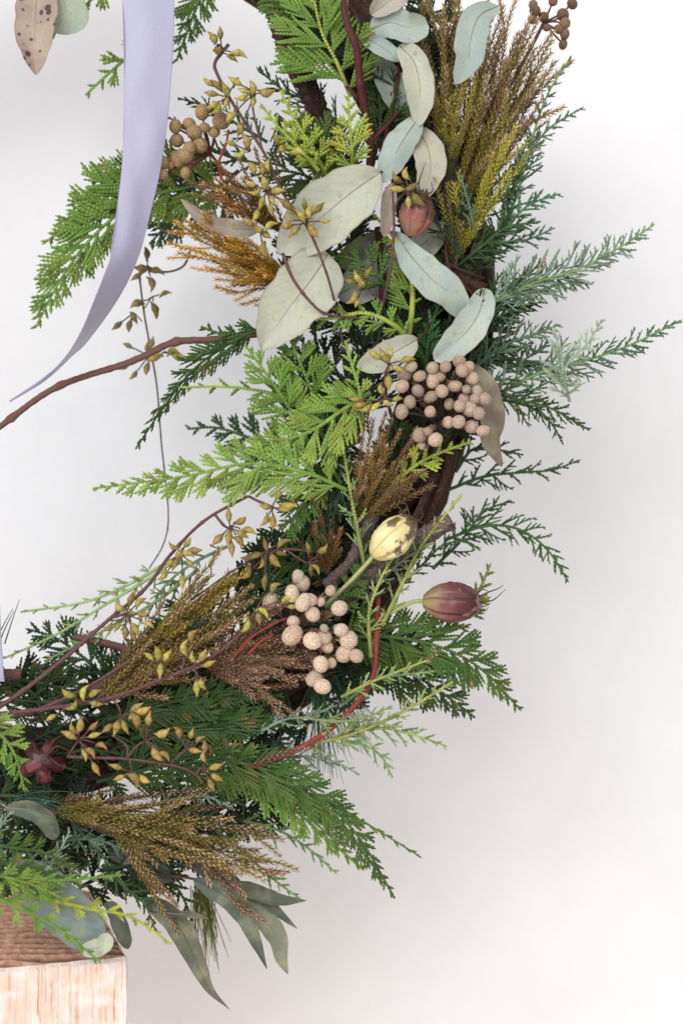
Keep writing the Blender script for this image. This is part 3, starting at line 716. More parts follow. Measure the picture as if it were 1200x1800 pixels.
# ================================================================== CEDAR
cedar('bright green cedar spray reaching left below the hanging dark frond', [(610, 862, 40), (540, 832, 75), (440, 815, 95), (320, 838, 100), (162, 859, 95)], 100, BRT, sides=(.72, 1.05), sp=13, roll=8, ang=42)
cedar('bright green cedar spray left of the centre brunia balls', [(650, 690, 50), (600, 722, 80), (540, 760, 90), (450, 785, 88), (400, 790, 80)], 95, BRT, sides=(.8, 1.1), sp=13, ang=45)
cedar('upright bright cedar tip beside the small pale leaf', [(638, 740, 60), (632, 690, 85), (618, 640, 90), (606, 598, 88)], 42, BRT, sp=12)
cedar('mid green cedar spray rising left of the stem bases', [(550, 790, 40), (510, 720, 62), (470, 660, 66), (432, 608, 60)], 80, MID, sp=14, roll=-12)
cedar('second mid green cedar spray fanning up to the large lower leaf', [(570, 740, 25), (545, 680, 40), (520, 620, 42), (500, 575, 36)], 85, MID, sp=14, roll=10)
cedar('thin pale cedar sprig pointing straight left above the bright fronds', [(560, 720, 20), (480, 692, 30), (400, 680, 26), (318, 681, 20)], 46, MID, sides=(.8, .9), stemcol=lin(150, 170, 80), sp=20, bare=.3)
cedar('dark hanging cedar frond crossing the red brown twig end', [(470, 575, 10), (410, 600, 20), (340, 650, 22), (285, 720, 14), (238, 790, 0)], 62, lin(60, 90, 40), roll=32, sp=13, ang=34)
cedar('small dark green cedar tip above the dark hanging frond', [(450, 590, 0), (400, 590, 5), (352, 574, 2)], 34, lin(58, 92, 42), sp=12)
cedar('shaded blue green cedar spray behind the bright left frond', [(520, 800, -90), (440, 770, -100), (380, 752, -105), (328, 754, -110)], 62, DBL, sp=15)
cedar('broad cedar frond at top centre beside the maroon twig', [(616, 170, 20), (592, 110, 45), (565, 55, 55), (545, -30, 50)], 140, MID, sides=(.85, 1.15), sp=15, ang=46, stemcol=lin(150, 166, 74))
cedar('second cedar frond at top centre hanging over the vine', [(575, 30, 10), (540, 5, 30), (490, -15, 30), (440, -10, 20)], 95, GRN, sp=15, roll=14)
cedar('dark cedar spray between the maroon twig and blue leaves', [(655, 290, -20), (668, 220, 0), (665, 150, 5), (655, 90, 0)], 75, DRK, sp=14, roll=20)
cedar('bright young cedar tip pointing up left near the seed sprig', [(575, 310, 20), (545, 255, 55), (515, 205, 62), (492, 158, 58)], 56, YEL, sp=13)
cedar('bright yellow green cedar tip lowest of the pair by the seed sprig', [(560, 300, 40), (520, 255, 62), (488, 222, 68), (458, 182, 62)], 40, YEL, sp=12)
cedar('bright cedar tip pointing up beside the large upper leaf', [(620, 300, 40), (618, 260, 70), (614, 215, 78), (612, 165, 72)], 58, YEL, sp=11, ang=50)
cedar('mid green cedar spray under the bright young tips', [(640, 310, 0), (590, 270, 25), (545, 240, 34), (500, 250, 25)], 90, GRN, sp=14)
cedar('deep green cedar spray behind the seed sprig stem', [(600, 340, -30), (540, 310, 0), (490, 300, 8), (440, 310, 0)], 85, DRK, sp=15, roll=-18)
cedar('cedar tip at left of the ribbon near the top leaf', [(275, 60, -55), (225, 100, -50), (185, 135, -50), (150, 168, -55)], 48, MID, sp=16)
cedar('cedar spray hanging right of the ribbon at the top', [(380, -80, -80), (358, -20, -75), (335, 40, -75), (310, 108, -80)], 66, GRN, sp=13, ang=36)
cedar('cedar leaf tips between the top leaves and ribbon', [(230, -60, -90), (190, -30, -85), (150, 10, -85), (92, 62, -90)], 40, MID, sp=14)
cedar('drooping cedar frond passing behind the ribbon to the left', [(420, 330, -60), (330, 330, -55), (240, 355, -50), (160, 420, -50), (105, 495, -55), (62, 578, -60)], 135, MID, sides=(1.0, .8), sp=13, ang=42)
cedar('olive tinted upper cedar frond left of the ribbon', [(380, 310, -75), (290, 310, -70), (200, 340, -66), (130, 390, -66), (74, 430, -70)], 85, lin(108, 138, 62), sp=13, ang=38)
cedar('blue green cedar fan just right of the ribbon', [(420, 300, -80), (370, 340, -75), (310, 380, -75), (262, 430, -78)], 95, DBL, sp=13)
cedar('short dark cedar spray above the drooping frond by the ribbon', [(330, 300, -95), (260, 290, -92), (210, 300, -90), (160, 322, -92)], 48, DRK, sp=13)
cedar('yellow stemmed cedar sprig in the centre beside the pale blue leaf', [(716, 600, 30), (724, 540, 52), (722, 490, 58), (700, 430, 58), (655, 375, 48)], 62, MID, sides=(.45, 1.0), stemcol=lin(168, 178, 78), sp=15, sw=4.6)
cedar('bright cedar sprig arching left under the lower large leaf', [(716, 596, 40), (690, 570, 62), (640, 550, 70), (580, 560, 70), (515, 558, 62)], 55, MID, sides=(.7, .9), stemcol=lin(150, 172, 76), sp=13, sw=4)
cedar('green cedar spray between the two large pale leaves', [(690, 520, 20), (660, 480, 40), (620, 455, 44), (575, 448, 36)], 58, GRN, sp=12)
cedar('dark upright cedar tip below the curved blue leaves', [(748, 660, 10), (752, 600, 30), (762, 560, 36), (778, 522, 34)], 44, lin(48, 92, 44), sp=11, ang=36)
cedar('dark cedar spray under the pale hanging leaf at centre', [(745, 640, -10), (735, 560, 0), (715, 500, 5), (700, 440, 0)], 62, DRK, sp=14)
cedar('small bright cedar tip under the centre brunia balls', [(690, 850, 20), (735, 815, 40), (775, 795, 48), (828, 776, 44)], 42, YEL, sp=12)
cedar('green cedar spray below the bright left frond', [(590, 830, 20), (545, 870, 45), (515, 915, 50), (500, 965, 42)], 66, GRN, sp=12, ang=38)
cedar('dark cedar fan right of the yellow heath at centre left', [(590, 860, 0), (560, 910, 22), (540, 950, 26), (520, 990, 20)], 62, DRK, sp=13)
cedar('mid green cedar fan beside the brown heath spikes', [(600, 850, 30), (572, 800, 46), (575, 760, 48), (600, 720, 44)], 70, GRN, sp=13)
cedar('broad dark cedar spray reaching right under the purple seed head', [(590, 1120, 0), (690, 1120, 15), (780, 1140, 18), (850, 1180, 12), (916, 1250, 0)], 105, GRN, sides=(1, .9), sp=13, ang=42)
cedar('dark cedar spray below the broad right spray', [(590, 1160, -20), (680, 1170, -5), (750, 1200, -5), (835, 1262, -12)], 92, DRK, sp=13, ang=40)
cedar('dark green cedar spray behind the red twig', [(560, 1190, -40), (620, 1170, -20), (690, 1140, -15), (780, 1105, -20)], 85, DRK, sp=13)
cedar('olive cedar tip poking up behind the purple seed head', [(790, 1110, -40), (820, 1070, -30), (845, 1030, -30), (862, 990, -32)], 40, lin(112, 128, 56), sp=12)
cedar('long cedar spray drooping to the lower right', [(330, 1325, 20), (440, 1345, 45), (540, 1385, 55), (625, 1465, 55), (694, 1580, 45)], 100, GRN, sides=(1, .7), sp=12, ang=36)
cedar('narrow edge-on cedar tip pointing to the far lower right', [(400, 1350, 20), (520, 1385, 40), (630, 1440, 46), (737, 1505, 40)], 42, lin(84, 116, 54), roll=68, sp=13, ang=30)
cedar('bright bottom cedar tip beside the long drooping spray', [(420, 1360, 30), (500, 1410, 48), (570, 1470, 52), (640, 1530, 46)], 62, MID, sp=13, ang=34)
cedar('glossy dark cedar spray under the lower brunia cluster', [(190, 1265, 20), (300, 1235, 40), (400, 1215, 46), (500, 1225, 40)], 90, DRK, sides=(1, .6), sp=12, ang=32)
cedar('second glossy dark cedar spray above the red twig', [(230, 1300, 15), (330, 1275, 34), (430, 1270, 40), (530, 1265, 32)], 85, lin(50, 78, 32), sp=12, ang=30)
cedar('dark cedar spray beneath the low seed pods', [(170, 1375, 20), (270, 1350, 38), (370, 1335, 42), (470, 1310, 36)], 80, DRK, sp=12, ang=34)
cedar('green cedar spray above the bottom heath tuft', [(260, 1390, 10), (350, 1365, 26), (430, 1375, 30), (520, 1400, 26)], 72, GRN, sp=12, ang=34)
cedar('light green cedar frond hanging at the left picture edge', [(-40, 1265, 60), (0, 1290, 72), (28, 1330, 76), (44, 1392, 70)], 58, MID, sp=11, ang=46)
cedar('dark cedar spray in shadow below the ribbon tail', [(190, 1195, -40), (140, 1150, -45), (95, 1120, -48), (45, 1105, -52)], 78, lin(46, 78, 44), sp=13)
cedar('dark cedar tips left of the dark red seed head', [(100, 1270, -20), (60, 1220, -20), (20, 1200, -24), (-30, 1190, -26)], 62, DRK, sp=13)
cedar('blurred foreground cedar spray drooping over the wood block', [(-60, 1555, 150), (20, 1590, 200), (100, 1630, 215), (178, 1692, 212)], 50, MID, sp=17, ang=38)
cedar('yellow green foreground cedar tip over the block corner', [(60, 1575, 150), (150, 1596, 190), (230, 1612, 200), (302, 1660, 195)], 36, YEL, sp=17, ang=40)
cedar('foreground cedar spray lying across the blue oval leaf', [(-60, 1560, 130), (40, 1550, 170), (130, 1546, 180), (215, 1538, 170)], 38, lin(100, 136, 58), sp=16, ang=30)
cedar('olive cedar sprig above the blue oval leaf', [(-40, 1480, 80), (20, 1490, 110), (80, 1500, 112), (140, 1530, 100)], 42, GRN, sp=12)
cedar('dark cedar spray at the lower middle behind bottom leaves', [(180, 1470, -20), (250, 1520, -10), (310, 1560, -14), (340, 1620, -24)], 60, DRK, sp=13)

cedar('mid green foreground cedar tips over the upper half of the oval leaf', [(-70, 1530, 120), (0, 1540, 165), (70, 1560, 178), (140, 1596, 176)], 52, MID, sp=12, ang=40)
cedar('short green cedar spray covering the top of the oval leaf', [(-60, 1510, 110), (20, 1522, 150), (90, 1535, 160), (150, 1560, 160)], 44, GRN, sp=12, ang=36)
cedar('dark cedar spray behind the yellow heath stems', [(180, 1220, -40), (260, 1160, -25), (350, 1100, -25), (440, 1030, -35)], 80, lin(46, 70, 36), sp=12)
cedar('dark cedar spray between the yellow heath and pale round balls', [(300, 1230, -30), (360, 1170, -10), (420, 1110, -10), (470, 1040, -20)], 80, lin(50, 76, 38), sp=12)
cedar('dark cedar spray below the shaded seed sprig', [(420, 1090, -20), (470, 1040, 0), (520, 1010, 4), (580, 990, -4)], 66, lin(50, 78, 38), sp=12)
cedar('dark cedar spray left of the curled grey leaf', [(-40, 1400, 10), (30, 1400, 30), (90, 1420, 30), (150, 1400, 20)], 60, lin(48, 74, 38), sp=12)
# ================================================================== JUNIPER
juniper('blue juniper branch sweeping right just below the heath', [(850, 540, 20), (930, 500, 40), (1010, 475, 44), (1080, 440, 40), (1150, 394, 32)], 84, BLU, stemcol=lin(120, 158, 96), sp=8)
juniper('second blue juniper sprig crowded beneath the sweeping one', [(850, 560, 0), (900, 520, 25), (960, 490, 30), (1040, 500, 26)], 74, BLG, sp=8)
juniper('long blue juniper branch ending at the right picture edge', [(860, 700, 20), (950, 655, 40), (1040, 630, 44), (1110, 605, 40), (1198, 562, 30)], 76, BLG, stemcol=lin(112, 148, 88), sp=9)
juniper('pale blurred juniper sprig nearest the camera at right', [(1000, 705, 130), (990, 660, 190), (985, 620, 215), (970, 575, 220)], 62, lin(160, 178, 158), sp=9)
juniper('second pale blurred juniper tip nearest the camera at right', [(985, 650, 180), (1010, 625, 205), (1035, 600, 215), (1058, 560, 210)], 40, lin(160, 178, 158), sp=9)
juniper('green juniper sprig drooping right of the brunia balls', [(850, 680, 10), (900, 700, 26), (960, 715, 28), (1000, 735, 24), (1036, 757, 18)], 62, JDK, sp=9)
juniper('lowest drooping juniper tip right of the brunia balls', [(870, 700, 0), (930, 715, 10), (965, 740, 10), (988, 778, 4)], 46, JDK, sp=10)
juniper('green juniper sprig filling beside the curved blue leaf', [(830, 650, 0), (880, 610, 20), (930, 590, 24), (985, 570, 20)], 66, BLG, sp=8)
juniper('dark juniper sprig behind the curved blue leaf', [(820, 610, -30), (870, 570, -10), (910, 540, -8), (960, 530, -14)], 62, JDK, sp=9)
juniper('blurred thin juniper sprig right below the brunia balls', [(790, 860, -60), (850, 838, -62), (920, 830, -66), (970, 826, -70), (1020, 808, -76)], 52, JDK, sp=12)
juniper('dark juniper branch drooping right beside the vine cut end', [(780, 950, -25), (850, 925, -20), (910, 930, -20), (960, 965, -24), (999, 1024, -30)], 66, lin(70, 102, 58), sp=10)
juniper('dark juniper tuft behind the cut vine end', [(760, 1000, -50), (810, 950, -45), (850, 900, -45), (900, 880, -50)], 58, JDK, sp=11)
juniper('dark juniper sprig behind the brown brunia leaf', [(800, 830, -70), (830, 790, -70), (870, 790, -72), (920, 800, -78)], 52, JDK, sp=12)
juniper('tall blue juniper tip pointing up right beside the heath', [(860, 440, -20), (905, 350, -10), (930, 260, -10), (960, 170, -14), (1004, 98, -22)], 54, BLG, stemcol=lin(116, 150, 88), sp=11)
juniper('slanting juniper tip just under the tallest blue one', [(880, 380, -20), (920, 290, -14), (960, 230, -14), (1025, 188, -20)], 48, BLG, sp=11)
juniper('short juniper sprig right of the yellow heath spikes', [(850, 460, -10), (890, 400, 0), (930, 360, 0), (985, 340, -6)], 56, lin(84, 124, 92), sp=9)
juniper('dark green juniper sprig in front of the heath base', [(800, 470, 10), (850, 430, 25), (890, 400, 28), (950, 390, 22)], 58, JDK, sp=9)
juniper('small juniper sprig crossing the yellow heath by pink seed head', [(835, 410, 40), (825, 365, 62), (815, 330, 66), (810, 308, 62)], 30, BLG, sp=10)
juniper('dark juniper sprig behind the top seed sprig', [(600, 220, -40), (550, 180, -30), (500, 160, -28), (450, 118, -34)], 62, DBL, sp=10)
juniper('second dark juniper sprig above the upper brunia balls', [(470, 250, -50), (420, 220, -45), (370, 190, -45), (312, 172, -50)], 55, DBL, sp=10)
juniper('dark juniper sprig behind the upper brunia balls', [(460, 290, -60), (390, 270, -55), (330, 230, -55), (296, 205, -60)], 52, DBL, sp=11)
juniper('pale green juniper sprig rising at centre above yellow seed head', [(640, 990, 30), (622, 900, 46), (610, 830, 52), (600, 765, 48)], 44, lin(132, 156, 104), stemcol=lin(150, 160, 88), sp=13, sw=3.6)
juniper('pale juniper sprig standing left of the purple seed head', [(652, 1155, 40), (648, 1080, 62), (668, 1020, 66), (690, 980, 62)], 46, JLT, stemcol=lin(164, 174, 92), sp=13, sw=3.4)
juniper('pale juniper sprig passing behind the yellow seed head', [(670, 1100, 30), (705, 1030, 45), (740, 960, 48), (812, 868, 40)], 40, JLT, stemcol=lin(160, 172, 92), sp=13, sw=3.4)
juniper('pale juniper sprig branching right below the red twig', [(530, 1310, 40), (620, 1290, 60), (710, 1250, 64), (796, 1198, 56)], 52, JLT, stemcol=lin(164, 172, 90), sp=11, sw=3.4)
juniper('pale juniper sprig drooping right below the red twig', [(580, 1300, 40), (660, 1280, 56), (720, 1290, 58), (786, 1312, 50)], 52, lin(132, 156, 110), stemcol=lin(164, 172, 90), sp=11)
juniper('short pale juniper tip hanging down at lower right', [(600, 1300, 30), (640, 1310, 42), (670, 1330, 44), (690, 1368, 38)], 40, lin(128, 154, 108), sp=11)
juniper('pale juniper tip above the pale sprigs at lower right', [(600, 1240, 20), (660, 1195, 38), (720, 1185, 40), (790, 1178, 30)], 36, lin(132, 158, 104), sp=13)
juniper('blue juniper tip right of the single heath spike', [(470, 1330, 20), (540, 1330, 34), (590, 1340, 34), (632, 1362, 28)], 42, BLU, sp=11)
juniper('blue juniper sprig under the lower brunia cluster', [(450, 1290, 30), (500, 1265, 46), (540, 1260, 48), (590, 1240, 40)], 38, BLU, sp=11)
juniper('long pale juniper sprig highest at the lower left', [(300, 985, -50), (230, 1025, -45), (150, 1058, -45), (36, 1076, -50)], 34, JLT, stemcol=lin(160, 190, 128), sp=18, sw=3)
juniper('long pale juniper sprig crossing the shaded cedar at lower left', [(290, 1000, -30), (190, 1060, -24), (100, 1115, -24), (6, 1158, -30)], 40, JLT, stemcol=lin(160, 190, 128), sp=16, sw=3)
juniper('pale juniper sprig behind the long seed stem at left', [(350, 1000, -40), (270, 1060, -30), (180, 1110, -28), (80, 1162, -34)], 48, lin(136, 158, 104), sp=14, sw=3)
juniper('blue juniper sprig between seed stem and yellow heath', [(400, 960, -50), (340, 990, -44), (290, 1030, -44), (255, 1090, -48)], 44, lin(114, 142, 108), sp=12)
juniper('blue juniper tips above the blue oval leaf', [(60, 1560, 60), (90, 1520, 85), (108, 1490, 88), (124, 1460, 84)], 40, BLU, sp=10)
juniper('blue juniper sprig lying right of the blue oval leaf', [(20, 1510, 60), (70, 1515, 84), (110, 1520, 86), (140, 1540, 80)], 38, BLU, sp=10)
juniper('blue juniper sprig under the curled bottom leaf', [(100, 1480, 30), (160, 1475, 44), (210, 1490, 46), (250, 1510, 40)], 40, BLG, sp=10)
juniper('dark juniper sprig hanging beside the block corner', [(180, 1520, 20), (220, 1560, 30), (255, 1590, 30), (275, 1640, 22)], 42, lin(72, 104, 64), sp=10)
juniper('green juniper sprig hanging through the bottom heath tips', [(380, 1460, 10), (430, 1500, 22), (480, 1545, 24), (530, 1582, 18)], 44, lin(104, 138, 86), sp=11)
juniper('pale juniper sprig behind the long drooping cedar', [(420, 1440, -30), (490, 1460, -30), (540, 1490, -34), (592, 1536, -40)], 44, lin(128, 160, 104), sp=12)
juniper('blue juniper tip above the bottom heath tuft', [(250, 1420, 20), (310, 1405, 34), (360, 1400, 36), (410, 1420, 30)], 36, BLU, sp=10)
juniper('blue juniper tips at the left edge above the block', [(-40, 1500, 70), (-10, 1470, 90), (10, 1440, 92), (22, 1425, 90)], 34, BLU, sp=10)
juniper('blue juniper sprig beside the bottom heath base', [(120, 1440, 10), (150, 1470, 26), (200, 1530, 30), (230, 1570, 24)], 38, BLG, sp=10)

juniper('dense juniper sprig low behind the second blue branch', [(850, 640, -20), (900, 630, 0), (950, 650, 2), (1000, 660, -4)], 62, JDK, sp=8)
juniper('dense juniper sprig just above the brown brunia leaf', [(840, 700, -30), (880, 660, -10), (925, 630, -8), (965, 600, -14)], 60, BLG, sp=8)
juniper('dark juniper sprig right of the vine stub', [(840, 520, -20), (880, 510, 6), (920, 490, 8), (950, 460, 2)], 58, JDK, sp=8)
juniper('dark juniper sprig rising through the olive heath base', [(820, 480, -20), (860, 440, 0), (890, 390, 2), (910, 330, -4)], 56, JDK, sp=8)
juniper('dark juniper sprig under the yellow green heath', [(830, 450, -30), (880, 430, -14), (930, 420, -14), (975, 400, -20)], 52, BLG, sp=9)
juniper('dark juniper sprig level with the pink seed head', [(830, 400, -30), (870, 350, -16), (900, 310, -14), (925, 250, -20)], 52, JDK, sp=9)
# ================================================================== HEATH TUFTS
OCH = lin(216, 172, 62); OLV = lin(176, 172, 64); LIME = lin(206, 204, 70); BRN = lin(150, 112, 84)
def tips(*a): return [tuple(q) if len(q) == 3 else (q[0], q[1], 60) for q in a]
tuft('tall brown heath tuft at the top right by the blue leaf', (790, 380, -20), [(776, 20, 20), (800, -10, 10), (826, -20, 5), (850, 5, 0), (884, 20, 0), (905, 10, -10), (930, 30, -15), (950, 40, -15), (962, 70, -20), (975, 92, -22), (880, 60, 20), (910, 70, 10), (940, 90, 0), (955, 130, -10), (900, 120, 10), (870, 110, 24), (845, 150, 28), (920, 160, 0), (940, 190, -8), (900, 200, 10), (930, 60, -10), (765, 90, 20), (785, 130, 24), (860, 190, 20), (880, 240, 10), (770, 0, 5), (752, 10, 0)], OLV, (.3, .75), side=.75, lmax=210)
tuft('second brown heath tuft filling behind the top right tuft', (800, 400, -70), [(860, 100, -50), (890, 80, -50), (920, 110, -55), (940, 130, -55), (910, 180, -50), (935, 220, -50), (870, 160, -45), (840, 100, -40), (820, 60, -40), (800, 100, -40), (780, 60, -35), (930, 280, -50), (900, 260, -45)], lin(126, 110, 50), (.45, .85), side=.7, lmax=220)
tuft('third brown heath tuft leaning right in the top right corner', (810, 360, -40), [(960, 60, -20), (975, 110, -24), (985, 90, -30), (945, 150, -20), (955, 190, -20), (935, 240, -20), (915, 60, -10), (895, 150, 0), (880, 110, 5), (865, 60, 5), (850, 40, 8), (830, 80, 10), (812, 30, 10), (790, 60, 14), (775, 40, 10), (915, 210, -8)], lin(150, 128, 66), (.2, .7), side=.7, lmax=220)
tuft('olive heath tuft right of the pale hanging leaves', (775, 330, 0), [(790, 160, 40), (808, 140, 40), (826, 130, 36), (842, 168, 36), (800, 210, 48), (822, 200, 44), (790, 250, 50), (775, 180, 36), (850, 140, 30), (765, 120, 30), (758, 150, 34)], OLV, (.05, .4), side=.4)
tuft('bright yellow green heath tuft beside the short juniper sprig', (800, 450, 20), [(900, 228, 52), (934, 276, 46), (895, 255, 60), (870, 280, 60), (855, 300, 58), (890, 300, 54), (850, 350, 62)], LIME, (.0, .25), side=.15)
tuft('olive heath spikes just right of the pink seed head', (800, 470, 20), [(770, 320, 50), (785, 330, 56), (800, 345, 56), (810, 400, 60), (815, 310, 46)], OLV, (.05, .3), side=.2)
tuft('ochre heath tuft fanning left below the upper brunia balls', (520, 500, 10), [(300, 430, 36), (312, 400, 30), (330, 388, 40), (345, 420, 50), (350, 455, 44), (362, 480, 46), (380, 500, 40), (400, 520, 40), (430, 545, 36), (330, 412, 60), (370, 430, 66), (400, 450, 70), (420, 480, 66), (395, 400, 66), (430, 420, 70), (450, 460, 66), (360, 395, 56), (440, 500, 56), (465, 540, 44), (410, 505, 30), (320, 440, 50), (338, 470, 44), (358, 400, 70), (385, 425, 74), (410, 430, 74), (425, 500, 66), (395, 470, 60), (375, 450, 60), (445, 430, 74), (470, 490, 60)], OCH, (.0, .42), side=.7, lmax=200)
tuft('second ochre heath tuft tangled with the seed pods above the first', (500, 410, 0), [(335, 318, 30), (352, 330, 40), (345, 352, 46), (370, 342, 46), (385, 320, 40), (400, 300, 40), (420, 290, 40), (430, 330, 50), (390, 360, 56), (420, 370, 60), (372, 300, 30), (445, 270, 34), (440, 380, 50)], lin(170, 128, 52), (.1, .5), redstem=True, side=.45)
tuft('brown heath tuft standing below the centre brunia balls', (622, 930, 0), [(640, 750, 40), (658, 735, 44), (672, 728, 46), (690, 740, 50), (700, 760, 50), (720, 770, 50), (740, 762, 44), (650, 790, 56), (680, 790, 58), (708, 800, 58), (755, 846, 48), (725, 830, 54), (640, 820, 56), (665, 830, 60), (630, 860, 52), (700, 850, 56)], lin(176, 146, 72), (.2, .75), side=.6)
tuft('brown heath spikes left of the rising pale juniper', (575, 1010, -10), [(574, 850, 24), (560, 880, 26), (590, 870, 30), (545, 930, 22), (600, 930, 30), (520, 945, 20), (585, 920, 34)], lin(160, 116, 58), (.2, .6), side=.3)
tuft('yellow heath tuft rising between the long seed stems', (190, 1225, 10), [(394, 966, 26), (412, 1000, 30), (372, 1005, 34), (435, 1020, 34), (400, 1040, 40), (455, 1010, 30), (420, 1065, 44), (360, 1040, 40), (340, 1030, 30), (380, 1085, 48), (330, 1090, 44), (350, 1120, 48), (300, 1100, 40), (290, 1140, 44), (415, 1090, 40)], lin(186, 168, 66), (.0, .4), side=.5, lmax=220)
tuft('fuller olive and tan heath tuft left of the pale round balls', (165, 1240, 25), [(300, 1060, 40), (330, 1050, 44), (365, 1020, 40), (395, 1010, 44), (425, 1040, 50), (450, 1050, 54), (440, 1085, 58), (400, 1090, 60), (370, 1110, 62), (340, 1140, 62), (310, 1150, 60), (270, 1130, 50), (245, 1120, 44), (385, 1140, 64), (360, 1165, 60), (420, 1120, 62), (300, 1190, 56), (260, 1180, 54)], lin(172, 154, 72), (.1, .75), side=.5, lmax=230)
tuft('brown heath tuft with red stems around the lower brunia', (360, 1170, 20), [(460, 1090, 50), (480, 1120, 54), (500, 1150, 54), (520, 1190, 50), (535, 1245, 44), (490, 1240, 46), (460, 1200, 54), (440, 1160, 58), (470, 1170, 60), (430, 1090, 50), (410, 1200, 54), (450, 1225, 52), (495, 1110, 50), (520, 1140, 46), (400, 1110, 50), (440, 1130, 60), (545, 1150, 44), (505, 1060, 60), (540, 1080, 62), (565, 1110, 66), (578, 1165, 62), (560, 1195, 58), (600, 1140, 62), (520, 1055, 56), (480, 1080, 70), (530, 1120, 74), (500, 1170, 74), (450, 1100, 72), (470, 1210, 66)], lin(158, 118, 88), (.55, .95), redstem=True, side=.8)
tuft('olive heath tuft reaching right along the bottom of the wreath', (85, 1425, 40), [(180, 1405, 70), (245, 1415, 72), (250, 1440, 76), (300, 1450, 78), (340, 1440, 72), (380, 1460, 76), (420, 1470, 74), (470, 1460, 66), (500, 1480, 66), (528, 1502, 60), (500, 1530, 56), (450, 1500, 70), (400, 1500, 72), (345, 1490, 78), (430, 1520, 66), (470, 1530, 60), (330, 1470, 80), (220, 1455, 78), (180, 1440, 76), (260, 1475, 78), (360, 1420, 60), (410, 1440, 60), (300, 1425, 66)], lin(158, 150, 66), (.1, .58), side=.55, lmax=230)
tuft('drooping heath tuft hanging from the bottom of the wreath', (190, 1450, 40), [(318, 1640, 66), (300, 1600, 70), (290, 1560, 74), (320, 1580, 66), (270, 1540, 74), (280, 1510, 76), (260, 1500, 70)], lin(150, 138, 66), (.2, .65), side=.45, lmax=220)
tuft('drooping brown heath spikes above the long narrow leaves', (330, 1470, 40), [(430, 1605, 62), (425, 1560, 62), (480, 1535, 54), (400, 1545, 62)], lin(158, 128, 84), (.4, .8), side=.4)
tuft('single pale heath spike beside the red twig', (440, 1345, 50), [(532, 1300, 72), (500, 1322, 66)], lin(168, 142, 104), (.45, .7), side=0)
tuft('dark brown heath spikes under the low seed pods', (60, 1440, 20), [(150, 1390, 36), (250, 1395, 40), (300, 1385, 36), (370, 1375, 36), (130, 1400, 40), (90, 1390, 36), (400, 1410, 30), (200, 1380, 30)], lin(104, 82, 52), (.4, .7), side=.3)

# ================================================================== BRUNIA
TAU = lin(192, 174, 154)
brunia('brunia cluster of taupe balls right of the bright cedar', (700, 850, -10), z(400, 350, [(860, 785, 31), (828, 820, 32), (900, 830, 29), (960, 792, 32), (1020, 785, 27), (1085, 762, 30), (1126, 790, 28), (1098, 804, 28), (1146, 840, 28), (962, 850, 32), (992, 832, 26), (1003, 900, 33), (1065, 877, 31), (1118, 892, 26), (1170, 900, 29), (818, 878, 32), (890, 898, 31), (952, 927, 30), (853, 951, 30), (815, 996, 34), (948, 996, 30), (1038, 962, 30), (1108, 940, 28), (1087, 970, 31), (1134, 985, 33), (1176, 1005, 27), (1158, 938, 26), (1033, 1046, 31), (1081, 1044, 28), (1142, 1066, 34), (1195, 1085, 29), (1203, 938, 31), (900, 1106, 32), (938, 1090, 25), (973, 1128, 31), (910, 1156, 19)]), TAU, 86, hub=(775, 740, 20), spikes=.5)
brunia('brunia cluster of pale round balls above the red twig', (400, 1190, 10), z(350, 950, [(465, 172, 33), (485, 202, 38), (435, 250, 35), (333, 285, 38), (488, 290, 40), (520, 278, 34), (532, 345, 38), (615, 235, 29), (657, 318, 39), (441, 380, 30), (437, 444, 43), (530, 470, 38), (586, 455, 33), (598, 497, 32), (665, 420, 35), (700, 466, 39), (683, 528, 42), (736, 541, 36), (570, 580, 45), (620, 574, 27), (538, 646, 38), (577, 684, 39), (586, 412, 22), (570, 288, 22)]), lin(216, 196, 174), 92, hub=(510, 1110, 40), spikes=.7)
brunia('brunia cluster of tan balls beside the ribbon', (440, 380, -10), z(0, 0, [(948, 525, 38), (1037, 568, 38), (823, 593, 31), (888, 580, 32), (911, 620, 34), (960, 598, 28), (830, 658, 34), (940, 681, 38), (888, 695, 34), (871, 728, 39), (830, 746, 36), (797, 768, 25), (870, 810, 28), (1005, 620, 28), (762, 815, 26), (766, 762, 26)]), lin(168, 144, 106), 30, hub=(370, 270, -20), spikes=.3, scol=lin(150, 70, 50))
brunia('brunia cluster of brown balls at the top right corner', (890, 160, -60), z(750, 0, [(680, 18, 25), (636, 70, 30), (645, 110, 24), (618, 137, 27), (645, 160, 24), (637, 207, 22), (546, 80, 25), (506, 50, 28), (590, 8, 22), (495, 92, 22), (497, 22, 20), (560, 130, 18)]), lin(136, 110, 88), -40, hub=(955, 40, -55))

